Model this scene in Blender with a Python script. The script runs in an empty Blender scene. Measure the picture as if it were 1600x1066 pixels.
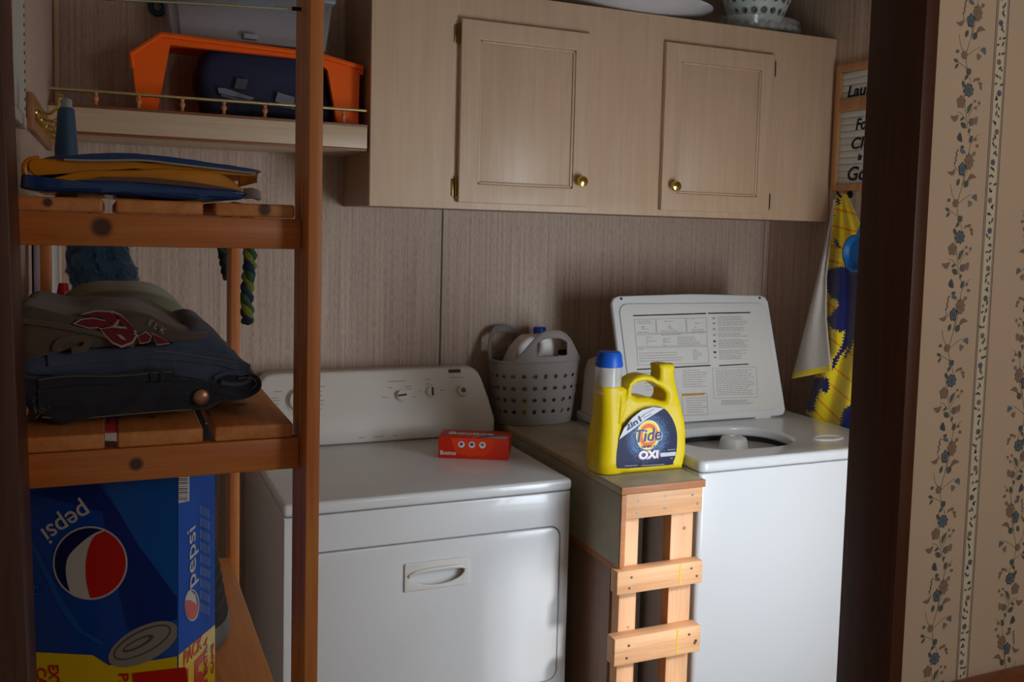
import bpy, bmesh, math, random
from mathutils import Vector, Matrix, noise
sc = bpy.context.scene
R = math.radians
PI = math.pi

# ------------------------------------------------------------------ camera
FPX, PPX, PPY = 1520.61, 874.87, 468.34
YAW, PIT, ROL = R(-25.0102), R(-4.3267), R(1.6456)
CAM = Vector((.33, -2.88, 1.551))
FWD = Vector((-math.sin(YAW)*math.cos(PIT), math.cos(YAW)*math.cos(PIT), math.sin(PIT)))
_r = Vector((math.cos(YAW), math.sin(YAW), 0)); _u = _r.cross(FWD)
RGT = math.cos(ROL)*_r + math.sin(ROL)*_u
UPV = -math.sin(ROL)*_r + math.cos(ROL)*_u
cd = bpy.data.cameras.new('camera'); cam = bpy.data.objects.new('camera', cd)
sc.collection.objects.link(cam); sc.camera = cam
m = Matrix.Identity(4)
for i in range(3):
    m[i][0] = RGT[i]; m[i][1] = UPV[i]; m[i][2] = -FWD[i]; m[i][3] = CAM[i]
cam.matrix_world = m
cd.sensor_width = 36; cd.lens = FPX/1600*36
cd.shift_x = -(PPX-800)/1600; cd.shift_y = -(533-PPY)/1600
cd.clip_start = .02

# ------------------------------------------------------------------ world, lights, exposure
w = bpy.data.worlds.new('world'); sc.world = w; w.use_nodes = True
bg = w.node_tree.nodes['Background']; bg.inputs[0].default_value = (1.0, .93, .85, 1); bg.inputs[1].default_value = .15
def area(name, loc, target, sx, sy, power, color):
    l = bpy.data.lights.new(name, 'AREA'); l.shape = 'RECTANGLE'; l.size = sx; l.size_y = sy
    l.energy = power; l.color = color
    o = bpy.data.objects.new(name, l); sc.collection.objects.link(o)
    o.location = loc; d = Vector(target)-Vector(loc); o.rotation_euler = d.to_track_quat('-Z', 'Y').to_euler()
    return o
area('added_window_daylight', (1.93, -1.93, 1.03), (.95, -.72, .62), .40, 1.02, 19.5, (.80, .90, 1.0))  # daylight lamp behind the added window; the real source is unseen
sl_ = bpy.data.lights.new('sun', 'SUN'); sl_.energy = 2.1; sl_.angle = R(4.5); sl_.color = (.96, .98, 1.0)
so_ = bpy.data.objects.new('sun', sl_); sc.collection.objects.link(so_); so_.rotation_euler = Vector((-.51, 1.08, -.80)).to_track_quat('-Z', 'Y').to_euler()
area('wallpaper_fill', (1.46, -3.3, 1.75), (1.46, -1.9, 1.35), .3, .5, 3.8, (1.0, .95, .88))  # added fill lamp to brighten the wallpapered wall, no known fixture
sc.view_settings.view_transform = 'Standard'; sc.view_settings.look = 'None'
sc.view_settings.exposure = 0.0; sc.view_settings.gamma = 1.0; sc.view_settings.use_curve_mapping = False
sc.render.film_transparent = False

# ------------------------------------------------------------------ helpers
def meet(px, py, p0, n):
    """the point of a real plane (point p0, normal n) that the photo shows at a pixel"""
    d = FWD + RGT*((px-PPX)/FPX) - UPV*((py-PPY)/FPX)
    p0 = Vector(p0); n = Vector(n)
    return CAM + d*((p0-CAM).dot(n)/d.dot(n))
def atx(px, py, x): return meet(px, py, (x, 0, 0), (1, 0, 0))
def aty(px, py, y): return meet(px, py, (0, y, 0), (0, 1, 0))
def atz(px, py, z): return meet(px, py, (0, 0, z), (0, 0, 1))

def lin(c):
    return tuple(((v/255)/12.92 if v/255 <= .04045 else ((v/255+.055)/1.055)**2.4) for v in c)+(1,)
MATS = {}
def mat(name, rgb, rough=.5, metal=0, spec=.5, coat=0, trans=0, alpha=1, sheen=0, ior=1.45,
        n_scale=0, n_amt=0, n_vec=(1, 1, 1), bump=0, bscale=None, rgb2=None):
    if name in MATS: return MATS[name]
    M = bpy.data.materials.new(name); M.use_nodes = True; nt = M.node_tree; N = nt.nodes; L = nt.links
    b = N['Principled BSDF']; c = lin(rgb)
    b.inputs['Base Color'].default_value = c; b.inputs['Roughness'].default_value = rough
    b.inputs['Metallic'].default_value = metal; b.inputs['Specular IOR Level'].default_value = spec
    b.inputs['Coat Weight'].default_value = coat; b.inputs['Transmission Weight'].default_value = trans
    b.inputs['Alpha'].default_value = alpha; b.inputs['Sheen Weight'].default_value = sheen; b.inputs['IOR'].default_value = ior
    if n_scale:
        tc = N.new('ShaderNodeTexCoord'); mp = N.new('ShaderNodeMapping'); mp.inputs['Scale'].default_value = n_vec
        L.new(tc.outputs['Object'], mp.inputs[0])
        nz = N.new('ShaderNodeTexNoise'); nz.inputs['Scale'].default_value = n_scale; nz.inputs['Detail'].default_value = 5
        L.new(mp.outputs[0], nz.inputs[0])
        if n_amt or rgb2:
            cr = N.new('ShaderNodeMapRange'); cr.inputs[1].default_value = .3; cr.inputs[2].default_value = .7
            L.new(nz.outputs[0], cr.inputs[0])
            mx = N.new('ShaderNodeMix'); mx.data_type = 'RGBA'
            c2 = lin(rgb2) if rgb2 else tuple(v*(1-n_amt) for v in c[:3])+(1,)
            mx.inputs[6].default_value = c2; mx.inputs[7].default_value = c
            L.new(cr.outputs[0], mx.inputs[0]); L.new(mx.outputs[2], b.inputs['Base Color'])
        if bump:
            bp = N.new('ShaderNodeBump'); bp.inputs['Strength'].default_value = bump; bp.inputs['Distance'].default_value = .002
            src = nz
            if bscale:
                src = N.new('ShaderNodeTexNoise'); src.inputs['Scale'].default_value = bscale; L.new(mp.outputs[0], src.inputs[0])
            L.new(src.outputs[0], bp.inputs['Height']); L.new(bp.outputs[0], b.inputs['Normal'])
    MATS[name] = M; return M

def wood(name, a, bcol, axis='z', scale=1.0, rough=.5, knots=(), coat=0.1):
    """grain running along one axis, with dark knots at given object-space points"""
    if name in MATS: return MATS[name]
    M = bpy.data.materials.new(name); M.use_nodes = True; nt = M.node_tree; N = nt.nodes; L = nt.links
    b = N['Principled BSDF']; b.inputs['Roughness'].default_value = rough; b.inputs['Coat Weight'].default_value = coat
    b.inputs['Coat Roughness'].default_value = .35
    tc = N.new('ShaderNodeTexCoord'); mp = N.new('ShaderNodeMapping')
    s = {'x': (.05, 1, 1), 'y': (1, .05, 1), 'z': (1, 1, .05)}[axis]
    mp.inputs['Scale'].default_value = [v*scale for v in s]; L.new(tc.outputs['Object'], mp.inputs[0])
    nz = N.new('ShaderNodeTexNoise'); nz.inputs['Scale'].default_value = 60; nz.inputs['Detail'].default_value = 6; nz.inputs['Distortion'].default_value = .6
    L.new(mp.outputs[0], nz.inputs[0])
    n2 = N.new('ShaderNodeTexNoise'); n2.inputs['Scale'].default_value = 260; n2.inputs['Detail'].default_value = 3; L.new(mp.outputs[0], n2.inputs[0])
    ad = N.new('ShaderNodeMath'); ad.operation = 'MULTIPLY_ADD'; ad.inputs[1].default_value = .4
    L.new(n2.outputs[0], ad.inputs[0]); L.new(nz.outputs[0], ad.inputs[2])
    cr = N.new('ShaderNodeMapRange'); cr.inputs[1].default_value = .45; cr.inputs[2].default_value = .95; L.new(ad.outputs[0], cr.inputs[0])
    mx = N.new('ShaderNodeMix'); mx.data_type = 'RGBA'; mx.inputs[6].default_value = lin(a); mx.inputs[7].default_value = lin(bcol)
    L.new(cr.outputs[0], mx.inputs[0]); out = mx.outputs[2]
    for (kx, ky, kz, kr) in knots:
        vs = N.new('ShaderNodeVectorMath'); vs.operation = 'DISTANCE'; vs.inputs[1].default_value = (kx, ky, kz)
        L.new(tc.outputs['Object'], vs.inputs[0])
        k = N.new('ShaderNodeMapRange'); k.inputs[1].default_value = kr*.55; k.inputs[2].default_value = kr; k.inputs[3].default_value = .92; k.inputs[4].default_value = 0
        L.new(vs.outputs['Value'], k.inputs[0])
        m2 = N.new('ShaderNodeMix'); m2.data_type = 'RGBA'; m2.inputs[7].default_value = lin((52, 26, 18))
        L.new(k.outputs[0], m2.inputs[0]); L.new(out, m2.inputs[6]); out = m2.outputs[2]
    L.new(out, b.inputs['Base Color'])
    bp = N.new('ShaderNodeBump'); bp.inputs['Strength'].default_value = .12; bp.inputs['Distance'].default_value = .001
    L.new(ad.outputs[0], bp.inputs['Height']); L.new(bp.outputs[0], b.inputs['Normal'])
    MATS[name] = M; return M

COL = sc.collection
def fin(o, parent):
    COL.objects.link(o)
    if parent is not None:
        o.parent = parent; o.matrix_parent_inverse = parent.matrix_world.inverted()
    return o
def make(name, bm, mats, parent=None, smooth=True, ang=35):
    me = bpy.data.meshes.new(name); bmesh.ops.recalc_face_normals(bm, faces=bm.faces) if smooth != 'raw' else None
    bm.to_mesh(me); bm.free()
    if not isinstance(mats, (list, tuple)): mats = [mats]
    for x in mats: me.materials.append(x)
    if smooth:
        me.shade_smooth(); me.set_sharp_from_angle(angle=R(ang))
    return fin(bpy.data.objects.new(name, me), parent)
def tag(o, label, cat, group=None, kind=None):
    o['label'] = label; o['category'] = cat
    if group: o['group'] = group
    if kind: o['kind'] = kind
    return o
def struct(name, bm, mats, smooth=False, label=None):
    o = make(name, bm, mats, None, smooth); o['kind'] = 'structure'
    if label: o['label'] = label
    return o
def thing(name, label, cat, loc=(0, 0, 0), group=None):
    o = bpy.data.objects.new(name, None); o.location = loc; o.empty_display_size = .05
    COL.objects.link(o); o.matrix_world = Matrix.Translation(loc)
    return tag(o, label, cat, group)
def NB(): return bmesh.new()
def box(bm, x0, x1, y0, y1, z0, z1, bev=0, seg=2, mi=0):
    r = bmesh.ops.create_cube(bm, size=1)
    vs = r['verts']
    for v in vs:
        v.co = Vector(((x0+x1)/2+v.co.x*(x1-x0), (y0+y1)/2+v.co.y*(y1-y0), (z0+z1)/2+v.co.z*(z1-z0)))
    fs = set(f for v in vs for f in v.link_faces)
    for f in fs: f.material_index = mi
    if bev:
        es = list(set(e for v in vs for e in v.link_edges))
        bmesh.ops.bevel(bm, geom=es, offset=bev, segments=seg, affect='EDGES', profile=.5, clamp_overlap=True)
    return vs
def bx(name, dims, mats, parent=None, bev=0, seg=2, smooth=True):
    bm = NB(); box(bm, *dims, bev=bev, seg=seg); return make(name, bm, mats, parent, smooth)
def frame_of(d):
    d = Vector(d).normalized(); a = Vector((0, 0, 1)) if abs(d.z) < .9 else Vector((1, 0, 0))
    u = d.cross(a).normalized(); return u, d.cross(u).normalized()
def tube(bm, pts, rad, seg=10, closed=False, cap=True, mi=0):
    pts = [Vector(p) for p in pts]; n = len(pts)
    rads = rad if isinstance(rad, (list, tuple)) else [rad]*n
    rings = []; u = None
    for i, p in enumerate(pts):
        if closed: d = pts[(i+1) % n]-pts[i-1]
        else: d = pts[min(i+1, n-1)]-pts[max(i-1, 0)]
        d.normalize()
        if u is None: u, _ = frame_of(d)
        else:
            u = (u-d*u.dot(d)); u = u.normalized() if u.length > 1e-6 else frame_of(d)[0]
        v = d.cross(u)
        rings.append([bm.verts.new(p+(u*math.cos(2*PI*k/seg)+v*math.sin(2*PI*k/seg))*rads[i]) for k in range(seg)])
    for i in range(n if closed else n-1):
        a, b = rings[i], rings[(i+1) % n]
        for k in range(seg):
            bm.faces.new((a[k], a[(k+1) % seg], b[(k+1) % seg], b[k])).material_index = mi
    if cap and not closed:
        bm.faces.new(rings[0][::-1]).material_index = mi; bm.faces.new(rings[-1]).material_index = mi
def lathe(bm, c, prof, seg=32, axis='z', sx=1, sy=1, mi=0):
    """prof: list of (radius, height)"""
    c = Vector(c); rings = []
    for (r, h) in prof:
        ring = []
        for k in range(seg):
            a = 2*PI*k/seg; x, y = math.cos(a)*r*sx, math.sin(a)*r*sy
            p = {'z': (x, y, h), 'y': (x, h, y), 'x': (h, x, y)}[axis]
            ring.append(bm.verts.new(c+Vector(p)))
        rings.append(ring)
    for a, b in zip(rings, rings[1:]):
        for k in range(seg): bm.faces.new((a[k], a[(k+1) % seg], b[(k+1) % seg], b[k])).material_index = mi
    if prof[0][0] > 1e-5: bm.faces.new(rings[0][::-1]).material_index = mi
    if prof[-1][0] > 1e-5: bm.faces.new(rings[-1]).material_index = mi
    bmesh.ops.remove_doubles(bm, verts=[v for r_ in (rings[0], rings[-1]) for v in r_], dist=1e-6)
def spline(pts, n=8, closed=True):
    """Catmull-Rom through 2D/3D points"""
    P = [Vector(p) for p in pts]; out = []; k = len(P)
    rng = range(k) if closed else range(k-1)
    for i in rng:
        if closed: p0, p1, p2, p3 = P[i-1], P[i], P[(i+1) % k], P[(i+2) % k]
        else: p0, p1, p2, p3 = P[max(i-1, 0)], P[i], P[i+1], P[min(i+2, k-1)]
        for j in range(n):
            t = j/n
            out.append(.5*((2*p1)+(p2-p0)*t+(2*p0-5*p1+4*p2-p3)*t*t+(3*p1-p0-3*p2+p3)*t**3))
    if not closed: out.append(P[-1])
    return out
def rrect(x0, x1, y0, y1, r, n=6):
    out = []
    for cx, cy, a0 in ((x1-r, y1-r, 0), (x0+r, y1-r, 90), (x0+r, y0+r, 180), (x1-r, y0+r, 270)):
        for k in range(n+1):
            a = R(a0+90*k/n); out.append((cx+r*math.cos(a), cy+r*math.sin(a)))
    return out
def prism(name, loops, depth, bev, mats, parent=None, M=None, smooth=True, ang=40, res=3):
    """filled outline(s) with holes -> solid of given depth in local z, placed with matrix M"""
    cu = bpy.data.curves.new(name, 'CURVE'); cu.dimensions = '2D'; cu.fill_mode = 'BOTH'
    cu.extrude = max(depth/2-bev, 0); cu.bevel_depth = bev; cu.bevel_resolution = res; cu.offset = -bev
    for lp in loops:
        s = cu.splines.new('POLY'); s.points.add(len(lp)-1)
        for i, p in enumerate(lp): s.points[i].co = (p[0], p[1], 0, 1)
        s.use_cyclic_u = True
    t = bpy.data.objects.new('tmp', cu); COL.objects.link(t)
    dg = bpy.context.evaluated_depsgraph_get(); dg.update()
    me = bpy.data.meshes.new_from_object(t.evaluated_get(dg)); bpy.data.objects.remove(t); bpy.data.curves.remove(cu)
    me.name = name
    bm = NB(); bm.from_mesh(me); bpy.data.meshes.remove(me)
    bmesh.ops.remove_doubles(bm, verts=bm.verts, dist=1e-6)
    if M is not None: bm.transform(M)
    for f in bm.faces: f.material_index = 0
    return make(name, bm, mats, parent, smooth, ang)
def basis(o, xd, yd):
    xd = Vector(xd).normalized(); yd = Vector(yd); yd = (yd-xd*yd.dot(xd)).normalized(); zd = xd.cross(yd)
    M = Matrix.Identity(4)
    for i in range(3): M[i][0] = xd[i]; M[i][1] = yd[i]; M[i][2] = zd[i]; M[i][3] = o[i]
    return M
XZ = lambda y=0: basis((0, y, 0), (1, 0, 0), (0, 0, 1))      # outline in (x,z); local z points to -y
def text(name, s, size, o, xd, yd, m, parent, width=None, depth=.0003, shear=0, space=1.0, bold=0):
    cu = bpy.data.curves.new(name, 'FONT'); cu.body = s; cu.size = size; cu.extrude = depth; cu.shear = shear
    cu.space_character = space; cu.offset = bold; cu.resolution_u = 4
    t = bpy.data.objects.new('tmp', cu); COL.objects.link(t)
    dg = bpy.context.evaluated_depsgraph_get(); dg.update()
    me = bpy.data.meshes.new_from_object(t.evaluated_get(dg)); bpy.data.objects.remove(t)
    me.name = name; me.materials.clear(); me.materials.append(m)
    if width:
        xs = [v.co.x for v in me.vertices]; k = width/(max(xs)-min(xs)); x0 = min(xs)
        for v in me.vertices: v.co.x = (v.co.x-x0)*k
    me.transform(basis(o, xd, yd))
    return fin(bpy.data.objects.new(name, me), parent)
def poly(bm, pts, mi=0):
    f = bm.faces.new([bm.verts.new(p) for p in pts]); f.material_index = mi; return f
def loft(name, outline, y0, y1, mats, parent=None, round_=.02, amp=.003, seed=0, freq=18, n=9, taper=.0, zfloor=None, cap=4):
    """traced (x,z) front outline of a soft body, carried back from y0 to y1 with rounded ends and cloth lumps"""
    bm = NB(); cx = sum(p[0] for p in outline)/len(outline); cz = sum(p[1] for p in outline)/len(outline)
    ys = []
    for i in range(cap+1):
        a = PI/2*i/cap; ys.append((y0+round_*(1-math.sin(a)), 1-(1-math.cos(PI/2-a))*0))
    secs = []
    wmin = max(abs(p[0]-cx) for p in outline)
    for i in range(cap+1):
        a = PI/2*i/cap; ins = round_*(1-math.sin(a)); secs.append((y0+round_*(1-math.cos(a))*1.0, ins))
    for i in range(1, n): secs.append((y0+round_+(y1-y0-2*round_)*i/n, 0))
    for i in range(cap, -1, -1):
        a = PI/2*i/cap; secs.append((y1-round_*(1-math.cos(a)), round_*(1-math.sin(a))))
    rings = []
    for (y, ins) in secs:
        ring = []
        for (x, z) in outline:
            d = Vector((x-cx, z-cz)); l = d.length or 1
            k = max(0, 1-ins/l*.9)
            tp = 1-taper*(y-y0)/(y1-y0)
            q = Vector((cx+d.x*k, y, cz+d.y*k*tp))
            nn = noise.noise_vector(q*freq+Vector((seed*7.1, 0, seed*3.3)))
            q += Vector((nn.x, nn.y*.5, nn.z))*amp
            if zfloor is not None and q.z < zfloor: q.z = zfloor
            ring.append(bm.verts.new(q))
        rings.append(ring)
    k = len(outline)
    for a, b in zip(rings, rings[1:]):
        for i in range(k): bm.faces.new((a[i], a[(i+1) % k], b[(i+1) % k], b[i]))
    for rg, yy in ((rings[0], y0), (rings[-1], y1)):
        c = bm.verts.new(sum((v.co for v in rg), Vector())/k)
        for i in range(k): bm.faces.new((rg[i], rg[(i+1) % k], c))
    return make(name, bm, mats, parent, True, 60)
def grid_surf(bm, f, nu, nv, closed_u=False, matf=None, keep=None):
    vs = {}
    for j in range(nv+1):
        for i in range(nu if closed_u else nu+1):
            vs[i, j] = bm.verts.new(f(i/nu, j/nv))
    for j in range(nv):
        for i in range(nu):
            u, v = (i+.5)/nu, (j+.5)/nv
            if keep and not keep(u, v): continue
            i2 = (i+1) % nu if closed_u else i+1
            fc = bm.faces.new((vs[i, j], vs[i2, j], vs[i2, j+1], vs[i, j+1]))
            if matf: fc.material_index = matf(u, v)
    for v in [v for v in bm.verts if not v.link_faces]: bm.verts.remove(v)
def solid(o, t, off=0):
    md = o.modifiers.new('solidify', 'SOLIDIFY'); md.thickness = t; md.offset = off
    return o
def inpoly(x, y, P):
    c = False; n = len(P)
    for i in range(n):
        x1, y1 = P[i]; x2, y2 = P[i-1]
        if (y1 > y) != (y2 > y) and x < (x2-x1)*(y-y1)/(y2-y1)+x1: c = not c
    return c
def xz(pts, y):
    return [(lambda q: (q.x, q.z))(aty(u, v, y)) for u, v in pts]

# ------------------------------------------------------------------ materials
def panel_mat():
    M = bpy.data.materials.new('grasscloth_panelling'); M.use_nodes = True; N = M.node_tree.nodes; L = M.node_tree.links
    b = N['Principled BSDF']; b.inputs['Roughness'].default_value = .55; b.inputs['Specular IOR Level'].default_value = .35
    tc = N.new('ShaderNodeTexCoord')
    def nz(sv, scale, det=3):
        mp = N.new('ShaderNodeMapping'); mp.inputs['Scale'].default_value = sv; L.new(tc.outputs['Object'], mp.inputs[0])
        n = N.new('ShaderNodeTexNoise'); n.inputs['Scale'].default_value = scale; n.inputs['Detail'].default_value = det; L.new(mp.outputs[0], n.inputs[0]); return n
    a = nz((1, 1, .015), 130, 4); c = nz((1, 1, .12), 420, 2)
    s = N.new('ShaderNodeMath'); s.operation = 'MULTIPLY_ADD'; s.inputs[1].default_value = .8; L.new(c.outputs[0], s.inputs[0]); L.new(a.outputs[0], s.inputs[2])
    mr = N.new('ShaderNodeMapRange'); mr.inputs[1].default_value = .6; mr.inputs[2].default_value = 1.2; L.new(s.outputs[0], mr.inputs[0])
    mx = N.new('ShaderNodeMix'); mx.data_type = 'RGBA'; mx.inputs[6].default_value = lin((162, 136, 118)); mx.inputs[7].default_value = lin((210, 187, 168))
    L.new(mr.outputs[0], mx.inputs[0]); L.new(mx.outputs[2], b.inputs['Base Color'])
    return M
PANEL = panel_mat()
OAK = wood('pickled_oak', (206, 172, 140), (218, 187, 156), 'z', .8, .42)
OAKX = wood('pickled_oak_across', (198, 170, 140), (214, 188, 158), 'x', .8, .42)
DARKW = wood('dark_jamb', (58, 24, 8), (84, 40, 16), 'z', 1, .5, coat=.05)
DARKX = wood('chair_rail_wood', (120, 62, 30), (150, 84, 44), 'x', 1, .4, coat=.25)
PINE = wood('pine_upright', (190, 106, 46), (216, 142, 76), 'z', 1, .45, knots=((.5515, -1.75, 1.402, .006), (.545, -1.72, 1.06, .004)))
PINEX = wood('pine_beam', (176, 92, 36), (206, 128, 62), 'x', 1, .45, knots=((.325, -1.75, 1.536, .013), (.357, -1.75, 1.281, .009)))
PINEY = wood('pine_board', (190, 112, 52), (216, 146, 82), 'y', 1, .45, knots=((.285, -1.68, 1.317, .008), (.375, -1.67, 1.317, .007), (.48, -1.62, 1.317, .011), (.275, -1.75, 1.56, .006), (.49, -1.75, 1.56, .009)))
RAW = wood('raw_lumber', (218, 158, 112), (236, 186, 140), 'z', 1, .6, knots=((1.62, -.885, .815, .008), (1.45, -.885, .815, .004), (1.60, -.885, .60, .004), (1.47, -.885, .585, .007), (1.632, -.885, .79, .005)))
RAWX = wood('raw_lumber_across', (216, 154, 106), (236, 184, 136), 'x', 1, .6, knots=((1.49, -.905, .875, .004), (1.60, -.905, .885, .004), (1.64, -.92, .54, .006), (1.48, -.92, .71, .004), (1.645, -.905, .885, .005)))
RAWD = wood('raw_lumber_dark', (168, 104, 64), (196, 130, 84), 'x', 1, .6)
CTOP = mat('painted_plywood', (196, 182, 148), .4, n_scale=14, n_amt=.22)
CSIDE = mat('painted_side', (182, 176, 150), .5, n_scale=12, n_amt=.2)
WHITE = mat('appliance_enamel', (226, 226, 226), .22, coat=.3)
WHITEP = mat('white_plastic', (224, 220, 214), .38)
CREAMP = mat('console_plastic', (216, 208, 198), .4)
GREYL = mat('print_grey', (150, 144, 138), .6)
GREYD = mat('print_dark', (60, 56, 54), .6)
BLACK = mat('matte_black', (16, 15, 15), .7)
BRASS = mat('polished_brass', (224, 194, 110), .2, metal=1)
BRASSD = mat('aged_brass', (150, 124, 70), .3, metal=1)
ORANGE = mat('orange_plastic', (250, 98, 0), .5, spec=.3)
YELLOW = mat('yellow_jug', (234, 204, 6), .38, spec=.35)
DENIMD = mat('dark_denim', (44, 48, 62), .9, sheen=.15, n_scale=60, n_amt=.35, bump=.5, bscale=700)
DENIMM = mat('mid_denim', (76, 88, 116), .9, sheen=.15, n_scale=25, n_amt=.35, bump=.5, bscale=700)
STITCH = mat('stitch_thread', (120, 116, 112), .8)
TEE = mat('taupe_jersey', (96, 84, 76), .95, sheen=.2, n_scale=30, n_amt=.2, bump=.3, bscale=500)
MAROON = mat('maroon_print', (104, 20, 38), .8)
WPRINT = mat('white_print', (170, 150, 148), .8)
SAGE = mat('sage_cloth', (128, 136, 106), .85, sheen=.2, n_scale=8, n_amt=.2)

# ------------------------------------------------------------------ the setting
XL, XR = .207, 2.497
b = NB(); box(b, XL-.1, XR+.1, 0, .1, 0, 2.45)
struct('wall_back', b, PANEL)
b = NB(); box(b, XL-.1, XL, -1.80, 0, 0, 2.45); struct('wall_left', b, PANEL)
WA, WB, WZ0, WZ1 = 1.685, 2.135, .50, 1.62
b = NB(); box(b, XR, XR+.1, -1.90, 0, 0, 2.45)
struct('wall_right', b, PANEL)
b = NB(); box(b, 1.62, 1.72, -4.9, -1.90, 0, 2.45); struct('wall_hall', b, mat('wallpaper_cream', (212, 189, 165), .6, n_scale=5, n_amt=.05))
b = NB(); box(b, XL-1.5, XR+.1, -4.9, .1, -.1, 0); struct('floor', b, mat('vinyl_floor', (150, 132, 108), .4, n_scale=6, n_amt=.2))
b = NB(); box(b, XL-1.5, 1.72, -4.9, .1, 2.45, 2.55); box(b, 1.72, XR+.1, -1.9, .1, 2.45, 2.55); struct('ceiling', b, mat('ceiling_paint', (222, 216, 204), .8, n_scale=30, bump=.2))
# added, unseen window in the near wall, put in to bring daylight onto the machines
wf = NB()
for d in ((WA-.03, WA+.015, -1.905, -1.79, WZ0-.03, WZ1+.03), (WB-.015, WB+.03, -1.905, -1.79, WZ0-.03, WZ1+.03),
          (WA+.015, WB-.015, -1.905, -1.79, WZ0-.03, WZ0+.015), (WA+.015, WB-.015, -1.905, -1.79, WZ1-.015, WZ1+.03),
          (1.780, 1.800, -1.875, -1.845, WZ0+.015, WZ1-.015), (WA+.015, WB-.015, -1.87, -1.85, 1.06, 1.08)): box(wf, *d, bev=.003)
wo = struct('added_window_1', wf, WHITEP)
gm = bpy.data.materials.new('added_window_glass'); gm.use_nodes = True; gn = gm.node_tree.nodes
tr = gn.new('ShaderNodeBsdfTransparent'); gl = gn.new('ShaderNodeBsdfGlossy'); gl.inputs['Roughness'].default_value = .02; mxn = gn.new('ShaderNodeMixShader'); mxn.inputs[0].default_value = .06
gm.node_tree.links.new(tr.outputs[0], mxn.inputs[1]); gm.node_tree.links.new(gl.outputs[0], mxn.inputs[2]); gm.node_tree.links.new(mxn.outputs[0], gn['Material Output'].inputs[0])
bx('pane', (WA+.016, WB-.016, -1.861, -1.859, WZ0+.016, WZ1-.016), gm, wo)

# wallpapered wall on the near side, printed as one mesh
JX, JN, JF = 1.300, -1.905, -1.80
WP = [mat('wallpaper_cream', (212, 189, 165), .6, n_scale=5, n_amt=.05), mat('vine_green', (96, 108, 96), .6), mat('flower_blue', (104, 118, 128), .6),
      mat('flower_mauve', (146, 124, 108), .6), mat('leaf_dark', (88, 98, 94), .6), mat('border_white', (224, 212, 190), .6), mat('line_grey', (128, 118, 112), .6),
      mat('flower_ring', (76, 86, 98), .6), mat('leaf_rose', (138, 116, 102), .6)]
b = NB(); box(b, JX+.024, WA-.03, -1.90, JF, 0, 2.45); box(b, WB+.03, XR, -1.90, JF, 0, 2.45)
box(b, WA-.03, WB+.03, -1.90, JF, 0, WZ0-.03); box(b, WA-.03, WB+.03, -1.90, JF, WZ1+.03, 2.45)
YP = -1.9003
def leaf(bm, x, z, a, l, wd, mi, y=YP, curve=0):
    P1, P2 = [], []
    for i in range(7):
        t = i/6; ww = wd/2*math.sin(PI*t)**.8
        cx = t*l; cy = curve*l*math.sin(PI*t)
        P1.append((cx, cy+ww)); P2.append((cx, cy-ww))
    pts = P1+P2[::-1][1:-1]
    ca, sa = math.cos(a), math.sin(a)
    poly(bm, [(x+p*ca-q*sa, y, z+p*sa+q*ca) for p, q in pts], mi)
def bloom(bm, x, z, r, n, m1, m2, y=YP, sq=1):
    poly(bm, [(x+math.cos(2*PI*k/36)*r*(1+.13*math.sin(n*2*PI*k/36)), y, z+sq*math.sin(2*PI*k/36)*r*(1+.13*math.sin(n*2*PI*k/36))) for k in range(36)], m2)
    poly(bm, [(x+math.cos(2*PI*k/24)*r*.78*(1+.13*math.sin(n*2*PI*k/24)), y-.0002, z+sq*math.sin(2*PI*k/24)*r*.78*(1+.13*math.sin(n*2*PI*k/24))) for k in range(24)], m1)
    poly(bm, [(x+math.cos(2*PI*k/10)*r*.36, y-.0004, z+sq*math.sin(2*PI*k/10)*r*.36) for k in range(10)], m2)
    poly(bm, [(x+math.cos(2*PI*k/8)*r*.2, y-.0006, z+sq*math.sin(2*PI*k/8)*r*.2) for k in range(8)], m1)
def ribbon(bm, pts, wd, mi, y=YP):
    pts = [Vector(p) for p in pts]
    for a, c in zip(pts, pts[1:]):
        d = (c-a); 
        if d.length < 1e-7: continue
        n_ = Vector((-d.y, d.x)).normalized()*wd/2; d = d.normalized()*wd*.3
        poly(bm, [(p.x, y, p.y) for p in (a-n_-d, c-n_+d, c+n_+d, a+n_-d)], mi)
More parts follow.
